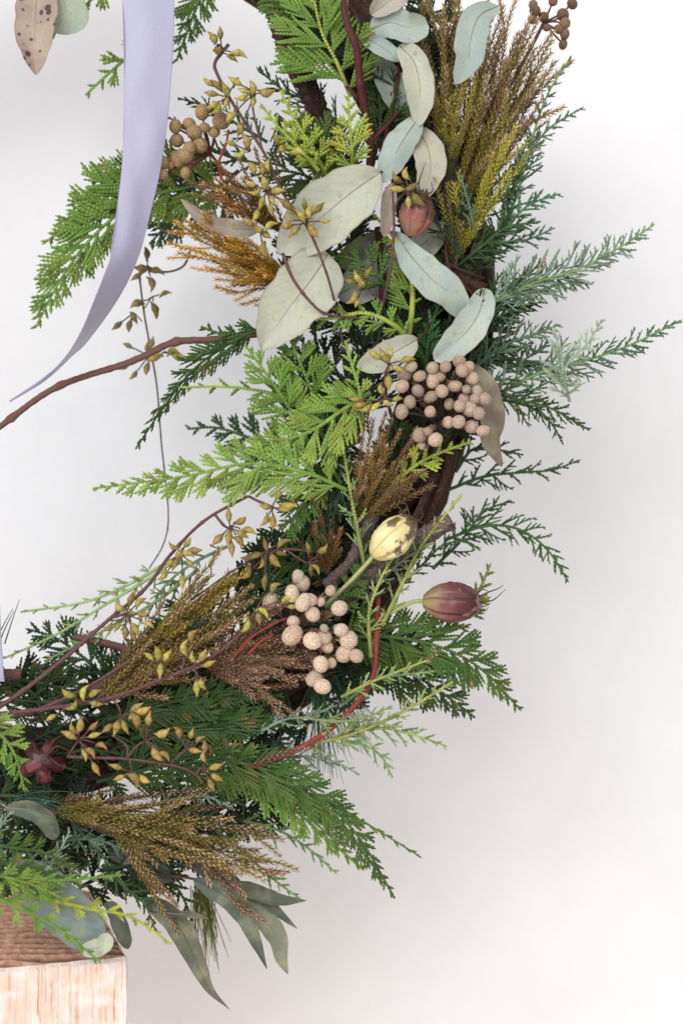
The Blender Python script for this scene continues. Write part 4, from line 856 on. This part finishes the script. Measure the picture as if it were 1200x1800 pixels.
# ================================================================== SEEDED GUM SPRIGS
gum('seeded gum sprig winding down from the top left to the large leaves', [[(402, 78, 40), (378, 110, 50), (384, 135, 56), (405, 175, 66), (440, 230, 74), (470, 280, 80), (500, 345, 86), (540, 400, 96), (570, 470, 100), (590, 540, 80), (606, 620, 30)], [(440, 160, 70), (448, 210, 74), (462, 265, 78)], [(500, 255, 80), (486, 290, 80), (494, 320, 84)], [(468, 335, 84), (492, 350, 86), (505, 352, 86)], [(375, 90, 46), (385, 78, 48), (392, 86, 46)]], [
  ((388, 88, 48), z(0, 0, [(1000, 175), (1033, 155), (1020, 237), (1090, 270), (1120, 248)])),
  ((402, 168, 66), z(0, 0, [(975, 385), (1018, 398), (1058, 418), (1105, 378), (990, 438), (1003, 492), (1060, 482), (1078, 545), (1020, 515)])),
  ((447, 165, 72), z(400, 0, [(35, 380), (75, 425), (70, 460), (120, 410), (185, 435), (15, 545), (60, 605), (120, 478), (100, 430)])),
  ((440, 265, 76), z(400, 0, [(15, 670), (60, 725), (90, 660), (60, 600)])),
  ((495, 262, 80), z(400, 0, [(228, 650), (258, 695), (330, 708)])),
  ((468, 335, 86), z(400, 0, [(118, 785), (165, 790), (185, 770), (105, 862), (175, 855), (235, 895), (160, 950), (208, 940), (205, 985), (130, 905), (135, 1010)])),
  ((538, 390, 100), z(400, 0, [(360, 955), (380, 988), (428, 975), (458, 1037), (400, 1085), (308, 1088), (275, 1060), (290, 1028), (295, 985), (272, 955), (345, 1010)])),
  ((458, 405, 80), z(400, 0, [(95, 1040), (198, 1052), (180, 1100), (165, 1170), (145, 1075)]))])
gum('thin bare seeded gum stem crossing the lower large leaf', [[(497, 445, 92), (515, 490, 100), (545, 530, 100), (575, 552, 94), (640, 560, 60)]], [])
gum('seeded gum sprig in front of the pink seed head', [[(672, 540, 40), (686, 470, 86), (692, 400, 96), (690, 340, 100), (694, 320, 104)], [(672, 534, 60), (655, 515, 66), (640, 505, 70)], [(692, 372, 98), (700, 350, 104), (716, 334, 112)]], [
  ((716, 334, 112), z(400, 0, [(830, 815), (790, 840), (790, 886), (862, 878), (888, 938), (847, 950)])),
  ((636, 500, 72), z(400, 350, [(572, 386), (655, 345), (627, 402), (605, 484), (592, 466), (608, 372)]))])
gum('seeded gum sprig between the small pale leaf and bright cedar', [[(690, 740, 30), (680, 700, 70), (676, 660, 96), (684, 640, 100)], [(676, 690, 84), (672, 705, 90), (664, 706, 94)]], [
  ((682, 640, 100), z(400, 350, [(688, 730), (730, 732), (762, 725), (838, 750), (796, 795), (753, 860)])),
  ((672, 704, 94), z(400, 350, [(595, 938), (618, 964), (648, 985), (690, 974), (715, 890), (750, 957), (796, 934)]))], cols=[lin(186, 172, 84), lin(176, 168, 76)])
gum('seeded gum sprig with the longest stem rising from lower left', [[(-30, 1262, 60), (40, 1215, 66), (110, 1160, 70), (185, 1095, 74), (255, 1035, 78), (300, 975, 80), (360, 915, 80), (436, 872, 78)], [(436, 872, 78), (456, 882, 78), (478, 890, 78)], [(376, 902, 78), (395, 925, 80), (405, 928, 80)], [(290, 990, 80), (310, 980, 84), (325, 972, 86)], [(200, 1085, 76), (222, 1080, 80), (228, 1086, 80)]], [
  ((480, 892, 78), z(150, 680, [(905, 505), (845, 560), (848, 626), (880, 635), (930, 576), (950, 560)])),
  ((404, 926, 82), z(150, 680, [(730, 630), (765, 670), (620, 716), (672, 706), (686, 760), (725, 722), (672, 600), (735, 690)])),
  ((318, 970, 86), z(150, 680, [(480, 730), (440, 790), (482, 780), (422, 828), (496, 832), (394, 830), (370, 885), (455, 915), (512, 768), (410, 750)])),
  ((222, 1080, 82), z(0, 950, [(615, 275), (655, 285), (672, 346), (695, 388), (635, 412), (590, 436), (625, 440), (550, 408), (508, 412), (560, 315)]))], sw=4.2, cols=[lin(168, 152, 70), lin(152, 134, 68), lin(160, 142, 84)])
gum('shaded seeded gum sprig right of the longest one', [[(460, 1010, 0), (440, 985, 36), (460, 975, 44), (500, 965, 50), (550, 970, 46)], [(500, 965, 50), (540, 990, 50), (560, 985, 50)], [(450, 980, 44), (400, 1010, 30), (330, 1060, 10)]], [
  ((470, 968, 50), z(150, 680, [(765, 800), (800, 790), (830, 832), (885, 815), (845, 740), (915, 780), (925, 726), (760, 882), (840, 916)])),
  ((545, 985, 52), z(150, 680, [(1045, 756), (1115, 765), (1085, 850), (1056, 862)]))], cols=[lin(136, 116, 58), lin(124, 106, 56)])
gum('second long seeded gum sprig lying under the longest', [[(-30, 1258, 70), (80, 1246, 76), (190, 1228, 80), (290, 1192, 86), (370, 1156, 92), (430, 1105, 96), (455, 1065, 98)], [(318, 1182, 88), (324, 1160, 92), (322, 1148, 92)], [(340, 1172, 92), (346, 1185, 94), (340, 1195, 96)], [(100, 1244, 78), (130, 1240, 82), (150, 1232, 84)]], [
  ((344, 1178, 96), z(0, 950, [(900, 550), (952, 540), (980, 578), (922, 692), (945, 676)])),
  ((322, 1148, 94), z(0, 950, [(897, 442), (860, 502)])),
  ((282, 1168, 90), z(0, 950, [(778, 545), (752, 610), (700, 542), (742, 530)])),
  ((142, 1232, 84), z(0, 950, [(318, 722), (390, 710), (442, 715), (450, 766), (345, 780), (240, 830)])),
  ((452, 1068, 100), z(350, 950, [(302, 332), (280, 365), (224, 405), (412, 270), (440, 310), (350, 215)]))], sw=4.0, cols=[lin(176, 170, 70), lin(166, 154, 78)])
gum('bare dark gum stem between the two long seed sprigs', [[(-30, 1275, 40), (60, 1250, 46), (150, 1210, 50), (230, 1160, 46), (300, 1110, 30)]], [], sw=4.0)
gum('low seeded gum sprig with many tan pods near the bottom left', [[(118, 1330, 84), (170, 1332, 92), (230, 1335, 98), (310, 1347, 100), (345, 1362, 100), (356, 1378, 100)], [(222, 1334, 98), (240, 1312, 102), (256, 1302, 104)], [(300, 1342, 100), (318, 1325, 104), (330, 1318, 104)], [(120, 1328, 86), (132, 1310, 90), (138, 1302, 92)], [(225, 1335, 98), (222, 1310, 92), (196, 1292, 86)], [(345, 1362, 100), (352, 1350, 104), (360, 1356, 104)], [(228, 1336, 98), (232, 1352, 98), (230, 1362, 98)], [(195, 1225, 78), (210, 1245, 86), (212, 1262, 90)]], [
  ((138, 1300, 92), z(0, 950, [(325, 910), (378, 865), (440, 870), (445, 912), (477, 957), (430, 990), (450, 1070), (340, 885), (400, 1000)])),
  ((212, 1262, 92), z(0, 950, [(505, 880), (548, 876), (585, 872), (640, 782), (625, 825), (672, 800)])),
  ((256, 1302, 106), z(0, 950, [(640, 838), (697, 840), (766, 905), (733, 1005), (775, 1002)])),
  ((328, 1318, 106), z(0, 950, [(838, 895), (897, 908), (915, 985), (932, 930)])),
  ((358, 1354, 106), z(0, 950, [(950, 1012), (960, 970), (1010, 1060), (1016, 1112), (990, 1145)])),
  ((232, 1358, 100), z(0, 950, [(560, 1112), (636, 1116), (676, 1122), (545, 1060)]))], cols=[lin(182, 154, 84), lin(168, 142, 76), lin(156, 134, 72)])
gum('dark seeded gum sprig hanging in shadow near the wall', [[(335, 440, -120), (322, 468, -130), (290, 478, -135), (255, 468, -138), (246, 480, -140), (252, 540, -142), (264, 610, -145), (276, 680, -148), (284, 780, -150), (296, 900, -150), (288, 955, -145), (262, 1000, -130)], [(252, 545, -142), (262, 530, -140), (268, 520, -140)], [(250, 565, -142), (236, 550, -140), (228, 550, -140)], [(268, 630, -145), (284, 615, -144), (288, 605, -144)]], [
  ((262, 472, -134), z(0, 400, [(690, 120), (735, 200), (715, 262), (640, 230), (660, 190)])),
  ((267, 522, -140), z(0, 400, [(775, 305), (730, 386), (640, 355)])),
  ((232, 552, -140), z(0, 400, [(630, 425), (550, 460), (606, 460)])),
  ((262, 625, -145), z(0, 400, [(600, 552), (580, 655), (630, 692), (688, 662), (712, 540), (690, 566), (640, 610)])),
  ((286, 620, -144), z(0, 400, [(840, 606), (810, 576), (720, 610)]))], cols=[lin(132, 118, 56), lin(110, 100, 54)], sw=2.0, mat=M_GREYBARK)

# ================================================================== GUM LEAVES
PAL = lin(184, 187, 168); PBL = lin(164, 179, 172); BGR = lin(150, 166, 160); BEI = lin(178, 174, 156); GBR = lin(150, 138, 124); DGR = lin(92, 102, 88); DBG = lin(104, 106, 88)
leaf('broadest pale leaf with seed pods lying on its lower end', [(668, 303, 70), (615, 340, 78), (555, 390, 74), (487, 443, 62)], 56, PAL, a=.62, b=.7, cup=.18, stalk=[(690, 296, 50), (668, 303, 70)])
leaf('large pale leaf crossed by two thin brown stems', [(577, 446, 60), (548, 490, 70), (505, 545, 72), (459, 614, 62)], 56, PAL, a=.45, b=.75, cup=.16)
br = root('gum_branch', (690, 100, 20), 'hanging gum branch with pale curled leaves at top centre', 'gum branch', 'leafy gum branches')
M = MB(); tube_mb(M, spline([(705, -40, 30), (706, 50, 36), (702, 110, 30), (690, 190, 20), (668, 268, 10)], 5), 2.6, 3.0, 7)
tube_mb(M, spline([(702, 90, 34), (730, 200, 44), (738, 228, 50)], 5), 1.8, 1.6, 6)
o = obj('stem', M.build('stem', M_MAROON, True, world=True), br); o.matrix_basis = Matrix.Translation(-br.location)
leaf(None, [(702, 80, 60), (728, 110, 76), (738, 160, 76), (735, 221, 62)], 26, PAL, br, a=.5, b=.6, cup=.25)
leaf(None, [(738, 203, 58), (712, 240, 72), (692, 275, 74), (670, 321, 62)], 26, PBL, br, a=.5, b=.55, cup=-.2, twist=.3)
leaf(None, [(735, 226, 40), (752, 262, 56), (756, 300, 58), (742, 352, 46)], 27, BEI, br, a=.5, b=.7, cup=.2)
leaf(None, [(650, 52, 50), (685, 40, 66), (718, 48, 66), (752, 44, 56)], 28, PBL, br, a=.5, b=.45, cup=.3)
leaf('shaded grey beige leaf', [(652, 26, 66), (685, 0, 76), (705, -20, 70), (730, -50, 50)], 22, lin(176, 170, 156), br, a=.55, b=.6, cup=.3)
leaf(None, [(631, 62, 56), (660, 76, 64), (685, 92, 62), (704, 108, 56)], 15, PBL, br, a=.5, b=.6, cup=.3)
leaf('dark shaded leaf', [(664, 100, 10), (684, 140, 20), (700, 180, 20), (716, 214, 14)], 24, lin(118, 132, 128), br, a=.5, b=.6)
leaf('narrow grey brown leaf', [(690, 322, 60), (684, 350, 74), (680, 385, 74), (675, 417, 64)], 13, lin(150, 138, 122), br, a=.5, b=.6, cup=.4)
leaf('twisted blue grey leaf hanging over the tall heath', [(876, 10, 30), (842, 28, 60), (826, 70, 72), (822, 105, 66), (800, 148, 50)], 28, PBL, a=.7, b=.75, cup=.2, twist=.5)
leaf('slender pale blue leaf curving down from the pink seed head', [(694, 408, 50), (722, 450, 72), (760, 492, 76), (795, 520, 70), (814, 560, 52)], 31, PBL, a=.75, b=.55, cup=.2, twist=-.3)
leaf('curved pale blue leaf just above the centre brunia balls', [(852, 508, 40), (842, 548, 66), (822, 580, 74), (795, 606, 74), (763, 633, 66)], 29, lin(180, 190, 180), a=.5, b=.5, cup=.22, twist=.4)
leaf('small pale leaf lying left of the centre brunia balls', [(733, 597, 50), (705, 612, 66), (672, 630, 70), (626, 645, 62)], 25, lin(186, 188, 168), a=.6, b=.65, cup=.2, stalk=[(757, 560, 30), (748, 582, 44), (733, 597, 50)])
leaf('narrow grey leaf under the ochre heath at left', [(456, 402, 50), (415, 402, 60), (365, 390, 56), (318, 350, 40)], 16, GBR, a=.5, b=.9, cup=.3)
leaf('pale leaf half hidden behind the pink seed head', [(722, 448, 0), (742, 430, 10), (760, 412, 12), (778, 392, 8)], 26, lin(178, 182, 168), a=.5, b=.5)
leaf('shaded leaf between the two large pale leaves', [(590, 520, -10), (630, 500, 0), (680, 480, 0), (715, 470, -8)], 34, lin(150, 164, 162), a=.5, b=.5)
leaf('dark folded leaf deep behind the yellow stemmed cedar', [(600, 470, -30), (640, 440, -20), (665, 430, -20), (690, 440, -26)], 26, lin(124, 124, 112), a=.5, b=.6)
leaf('grey brown leaf hanging behind the centre brunia balls', [(815, 640, 20), (848, 680, 40), (864, 735, 40), (862, 775, 30), (882, 820, 14)], 24, lin(126, 114, 100), a=.45, b=.8, cup=.3)
leaf('spotted brown leaf hanging at the top left corner', [(72, -60, -30), (66, -10, -25), (62, 50, -22), (64, 132, -26)], 37, lin(166, 146, 132), mat=M_SPOT, a=.7, b=.85, cup=.2)
leaf('grey green blunt leaf beside the spotted top left leaf', [(95, -70, -40), (108, -20, -34), (118, 25, -32), (126, 60, -36)], 36, lin(156, 168, 150), a=.6, b=.3, cup=.15)
leaf('curled grey leaf above the left end of the bottom heath', [(10, 1420, 80), (50, 1424, 92), (80, 1440, 92), (98, 1475, 80)], 17, DGR, a=.6, b=.5, cup=.4)
leaf('large oval blue grey leaf lying over the block', [(10, 1528, 110), (55, 1550, 140), (115, 1600, 155), (172, 1662, 165)], 45, lin(124, 140, 134), a=.5, b=.35, cup=.12)
leaf('small pale leaf lying on the block corner', [(140, 1668, 175), (165, 1668, 178), (182, 1660, 178), (190, 1640, 176)], 16, lin(184, 192, 172), a=.5, b=.4)
b2 = root('gum_branch', (280, 1540, 10), 'gum branch with long narrow leaves hanging below the wreath', 'gum branch', 'leafy gum branches')
M = MB(); tube_mb(M, spline([(180, 1480, -20), (260, 1530, 0), (340, 1545, 10), (420, 1565, 10)], 5), 3, 2, 7)
o = obj('stem', M.build('stem', M_STEM, True, world=True), b2); o.matrix_basis = Matrix.Translation(-b2.location)
leaf('longest leaf', [(258, 1580, 10), (312, 1625, 30), (345, 1690, 36), (368, 1738, 34), (403, 1774, 24)], 21, DBG, b2, a=.55, b=1.3, cup=.3, rib=lin(90, 92, 80))
leaf(None, [(340, 1545, 20), (395, 1575, 40), (428, 1610, 44), (450, 1655, 40), (469, 1703, 30)], 18, DGR, b2, a=.6, b=1.1, cup=.3, rib=lin(86, 92, 84))
leaf('lightest leaf', [(420, 1580, -10), (460, 1610, 4), (488, 1650, 8), (495, 1685, 4), (506, 1712, -6)], 19, lin(132, 140, 116), b2, a=.55, b=.9, cup=.3)
leaf(None, [(405, 1556, 0), (450, 1568, 14), (495, 1582, 14), (538, 1583, 8)], 14, DGR, b2, a=.5, b=1.0, cup=.3)
leaf(None, [(420, 1570, -6), (460, 1580, 6), (490, 1605, 6), (522, 1632, -2)], 10, DGR, b2, a=.5, b=1.0, cup=.3)
leaf(None, [(335, 1500, 0), (365, 1520, 12), (395, 1545, 12), (425, 1560, 6)], 22, lin(74, 84, 78), b2, a=.5, b=.6, cup=.3)
leaf(None, [(290, 1604, 40), (315, 1607, 48), (340, 1608, 48), (366, 1615, 44)], 6, lin(66, 70, 68), b2, a=.5, b=.8)
leaf('dark narrow leaf hanging beside the block corner', [(190, 1585, 40), (205, 1610, 60), (216, 1640, 62), (225, 1668, 54)], 14, lin(110, 118, 104), a=.5, b=.5, cup=.3)
leaf('dark shaded leaf under the bottom heath tuft', [(190, 1500, -10), (230, 1500, 0), (265, 1520, 0), (300, 1550, -8)], 24, lin(84, 96, 90), a=.5, b=.6)

# ================================================================== SEED HEADS
seed_head('pink ribbed seed head wedged between pale leaves near the top', (722, 415, 78), (742, 340, 84), 31, 'pink', None,
          [[(738, 350, 96), (735, 325, 104), (742, 300, 108), (748, 285, 106)], [(745, 345, 96), (760, 335, 104), (757, 320, 106)], [(728, 346, 96), (714, 340, 100), (706, 346, 98)], [(750, 346, 92), (764, 350, 98), (768, 358, 94)], [(735, 348, 108), (722, 332, 112), (728, 318, 108)], [(745, 352, 108), (756, 358, 112), (762, 368, 108)]])
seed_head('yellow spotted seed head in the middle on a pale green stalk', (655, 978, 84), (726, 912, 92), 33, 'yellow', [(570, 1066, 50), (615, 1022, 72), (645, 990, 82)],
          [[(722, 916, 104), (715, 890, 108), (708, 878, 104)], [(726, 920, 108), (742, 908, 112), (738, 890, 108)], [(724, 912, 100), (735, 915, 106), (750, 922, 104)], [(718, 908, 92), (700, 892, 96), (692, 888, 92)]], sw=3.6)
seed_head('purple ribbed seed head sticking out to the right', (743, 1057, 30), (846, 1060, 34), 36, 'purple', [(650, 1095, 20), (690, 1075, 30), (725, 1058, 32)],
          [[(838, 1050, 44), (860, 1040, 46), (876, 1034, 44), (884, 1028, 42)], [(838, 1058, 50), (865, 1055, 50), (888, 1036, 46)], [(838, 1070, 44), (852, 1074, 46), (858, 1066, 44)], [(836, 1044, 40), (848, 1036, 42), (858, 1040, 40)], [(838, 1064, 40), (850, 1066, 38), (862, 1060, 36)]], stemcol=lin(160, 166, 96), sw=3.6)
seed_head('dark red star shaped seed head at the lower left', (78, 1340, 40), (84, 1328, 96), 40, 'red', None,
          [[(84, 1326, 86), (100, 1312, 96), (118, 1318, 98), (138, 1330, 96)], [(84, 1328, 86), (104, 1345, 96), (140, 1356, 92)], [(82, 1326, 86), (64, 1320, 92), (60, 1305, 92)], [(84, 1324, 86), (96, 1300, 94), (120, 1290, 92)]], ribs=5, deep=.5)

# ================================================================== TWIGS
twig('red brown twig reaching out to the left picture edge', [(500, 585, -20), (440, 588, 10), (372, 597, 22), (305, 602, 26), (230, 636, 26), (105, 678, 24), (20, 735, 22), (-60, 800, 20)], 6.6, 5.4, M_TWIG, nodes=[(200, .45), (415, .35), (520, .35)])
twig('curved bright red twig bending round the lower right', [(664, 1050, 20), (662, 1120, 50), (655, 1190, 62), (622, 1242, 66), (575, 1285, 62), (520, 1318, 58), (440, 1348, 44)], 4.2, 5.2, M_RED, nodes=[(70, .3), (190, .25), (280, .25)])
twig('maroon forked twig running down from the top centre', [(600, -20, 70), (610, 40, 82), (626, 85, 78), (633, 150, 60), (645, 215, 40), (652, 250, 40), (649, 310, 24)], 6.0, 7.4, M_MAROON, nodes=[(95, .35), (175, .3), (265, .3)], side=[([(652, 248, 40), (672, 228, 40), (702, 196, 30)], 4.2, 3.2), ([(630, 175, 38), (618, 160, 34), (606, 150, 26)], 3.6, 2.8)])
twig('maroon twig in the gap beside the yellow stemmed cedar', [(664, 400, 0), (668, 450, 16), (672, 500, 20), (668, 560, 0)], 6.6, 6.6, M_MAROON)
twig('thin maroon twig right of the pink seed head', [(758, 190, 10), (772, 270, 24), (781, 370, 30), (786, 462, 34), (806, 490, 36), (834, 522, 30)], 2.6, 3.0, M_MAROON)
twig('thin maroon shoot above the vine stub', [(786, 462, 30), (800, 470, 34), (826, 480, 34), (850, 490, 20)], 2.2, 2.0, M_MAROON)
twig('short cut brown twig at the left picture edge', [(-60, 1180, 20), (0, 1184, 28), (38, 1186, 32)], 12, 10, M_TWIG, rough=.25)
twig('dark brown twig behind the yellow heath', [(140, 1230, -20), (260, 1150, 0), (350, 1060, -10), (440, 1000, -30)], 8, 9, M_STEM)
twig('brown twig stub behind the long seed stem', [(130, 1120, -40), (190, 1132, -36), (250, 1150, -30)], 7, 7, M_TWIG)

for lb, pts in (('upper short bright red shoot in the brown heath by the pale balls', [(410, 1156, 92), (440, 1122, 100), (478, 1098, 100), (504, 1086, 96)]), ('lower short bright red shoot in the brown heath by the pale balls', [(436, 1150, 94), (458, 1128, 100), (480, 1116, 98)]), ('red shoot under the tan balls beside the ribbon', [(395, 330, 40), (385, 290, 46), (398, 250, 50), (402, 228, 46)])):
    twig(lb, pts, 2.6, 2.0, bpy.data.materials['red_bark'], rough=.3)
juniper('pale juniper sprig crossing in front of the red twig', [(600, 1225, 60), (650, 1200, 82), (700, 1180, 82), (752, 1160, 74)], 34, JLT, stemcol=lin(160, 170, 96), sp=12)
juniper('pale juniper sprig lying over the middle of the red twig', [(540, 1262, 66), (590, 1268, 84), (640, 1262, 84), (690, 1240, 74)], 36, lin(130, 152, 104), sp=11)
juniper('small blue juniper sprig over the grey weathered vine', [(640, 1060, 40), (680, 1010, 58), (715, 980, 60), (748, 960, 54)], 34, BLG, sp=11)
juniper('fine juniper sprig beside the grey vine end', [(700, 1030, 10), (745, 990, 24), (775, 960, 26), (812, 950, 20)], 40, JDK, sp=10)
cedar('small green cedar tip over the grey weathered vine', [(590, 1090, 20), (610, 1040, 44), (640, 1000, 50), (655, 965, 46)], 42, GRN, sp=11)
# ================================================================== PINE NEEDLES
PND = lin(64, 100, 62)
needles('dark long pine needles behind the red twig', (560, 1215, 0), (.05, 1, .1), 60, 150, PND, .28)
needles('second dark pine needle tuft right of the red twig', (590, 1200, -10), (.5, 1, 0), 40, 120, PND, .3)
needles('olive pine needles hanging below the wreath', (355, 1560, -80), (.12, 1, 0), 60, 115, lin(118, 124, 62), .16, w=1.3)
needles('single long green pine needles at the left edge by ribbon tail', (5, 1140, 40), (.35, -1, 0), 3, 86, lin(66, 110, 84), .08, w=1.6)
needles('thin pine needles between the dark cedar sprays at bottom', (430, 1330, 40), (1, .35, 0), 26, 130, PND, .35)
needles('pine needles beneath the dark red seed head', (40, 1400, 30), (1, .05, .1), 16, 130, lin(70, 112, 96), .2)

# ================================================================== RIBBONS
def ribbon_mat():
    m, t, b = nt('satin_ribbon', 0.42, 0.4); s = luv(t)
    b.inputs['Sheen Weight'].default_value = .3
    wv = mth(t, 'SINE', mth(t, 'MULTIPLY', s.outputs[0], 3600.0)); wx = mth(t, 'SINE', mth(t, 'MULTIPLY', s.outputs[1], 260.0))
    n = noise(t, 900, 3)
    col = mixc(t, lin(152, 150, 172, 1), lin(170, 168, 189, 1), mth(t, 'ADD', mth(t, 'MULTIPLY', mth(t, 'MULTIPLY', wv, wx), .3), n))
    t.links.new(col, b.inputs['Base Color']); bump(t, b, mth(t, 'MULTIPLY', wv, wx), .15, .0002); return m
M_RIB = ribbon_mat()
m_ed, t_, b_ = nt('ribbon_edge_thread', .6, .2); b_.inputs['Base Color'].default_value = lin(158, 150, 182, 1)
def ribbon(label, left, right):
    lp = spline(left, 6); rp = spline(right, 6); n = 130
    def res(p):
        d = np.concatenate([[0], np.cumsum(np.linalg.norm(np.diff(p, axis=0), axis=1))]); q = np.linspace(0, d[-1], n); return np.stack([np.interp(q, d, p[:, k]) for k in range(3)], 1)
    lp, rp = res(lp), res(rp); m = 9; s = np.linspace(0, 1, m)
    G = lp[:, None, :] * (1 - s)[None, :, None] + rp[:, None, :] * s[None, :, None]
    G[:, :, 2] += 5 * np.sin(np.pi * s)[None, :] + 1.6 * np.sin(np.linspace(0, 31, n))[:, None] * np.sin(s * 5 + 1)[None, :] + 1.2 * np.sin(np.linspace(0, 17, n) + 2)[:, None] * np.cos(s * 8)[None, :] + 2.0 * np.sin(np.linspace(0, 9, n))[:, None] * (s - .5)[None, :]
    u = np.linspace(0, 1, n); T = np.stack([np.repeat(u, m), np.tile(s, n), np.zeros(n * m)], 1)
    Fv = G.reshape(-1, 3); Bv = Fv - V3(0, 0, 1.0); F = []; K = n * m
    for i in range(n - 1):
        for j in range(m - 1):
            q = (i * m + j, (i + 1) * m + j, (i + 1) * m + j + 1, i * m + j + 1); F += [q, tuple(x + K for x in q[::-1])]
    r = root('ribbon', tuple(lp[0]), label, 'ribbon', 'lilac ribbon tails')
    M = MB(); M.add(np.vstack([Fv, Bv]), F, np.vstack([T, T])); o = obj('band', M.build('band', M_RIB, True, world=True), r); o.matrix_basis = Matrix.Translation(-r.location)
    for e in (lp, rp):
        M = MB(); d = np.concatenate([[0], np.cumsum(np.linalg.norm(np.diff(e, axis=0), axis=1))]); nn = int(d[-1] / 1.6); q = np.linspace(0, d[-1], nn)
        p = np.stack([np.interp(q, d, e[:, k]) for k in range(3)], 1) + V3(0, 0, -.5)
        sweep(M, p, (0, 0, 1), np.where(np.arange(nn) % 3 == 0, 1.5, .75), .9, q / 100, k=4); o = obj('picot_edge', M.build('picot_edge', m_ed, world=True), r); o.matrix_basis = Matrix.Translation(-r.location)
ribbon('long lilac satin ribbon tail hanging at the upper left',
       [(214, -60, 60), (216, 0, 62), (219, 112, 66), (219, 187, 68), (216, 281, 70), (208, 356, 72), (195, 450, 76), (187, 475, 78), (165, 531, 82), (141, 587, 88), (112, 632, 92), (75, 666, 92), (17, 705, 90)],
       [(308, -60, 55), (306, 0, 56), (303, 94, 58), (294, 210, 58), (281, 300, 56), (259, 394, 50), (244, 449, 44), (221, 501, 34), (191, 550, 22), (150, 604, 12), (128, 624, 40), (80, 668, 76), (18, 706, 88)])
ribbon('short sliver of lilac ribbon at the left picture edge',
       [(-95, 900, 70), (-92, 1000, 72), (-86, 1100, 74), (-80, 1180, 76), (-76, 1195, 76)],
       [(-6, 900, 70), (-3, 1000, 72), (1, 1100, 74), (6, 1180, 76), (8, 1198, 76)])
print('objects', len(bpy.data.objects), 'tris', sum(len(m.polygons) for m in bpy.data.meshes) * 2)
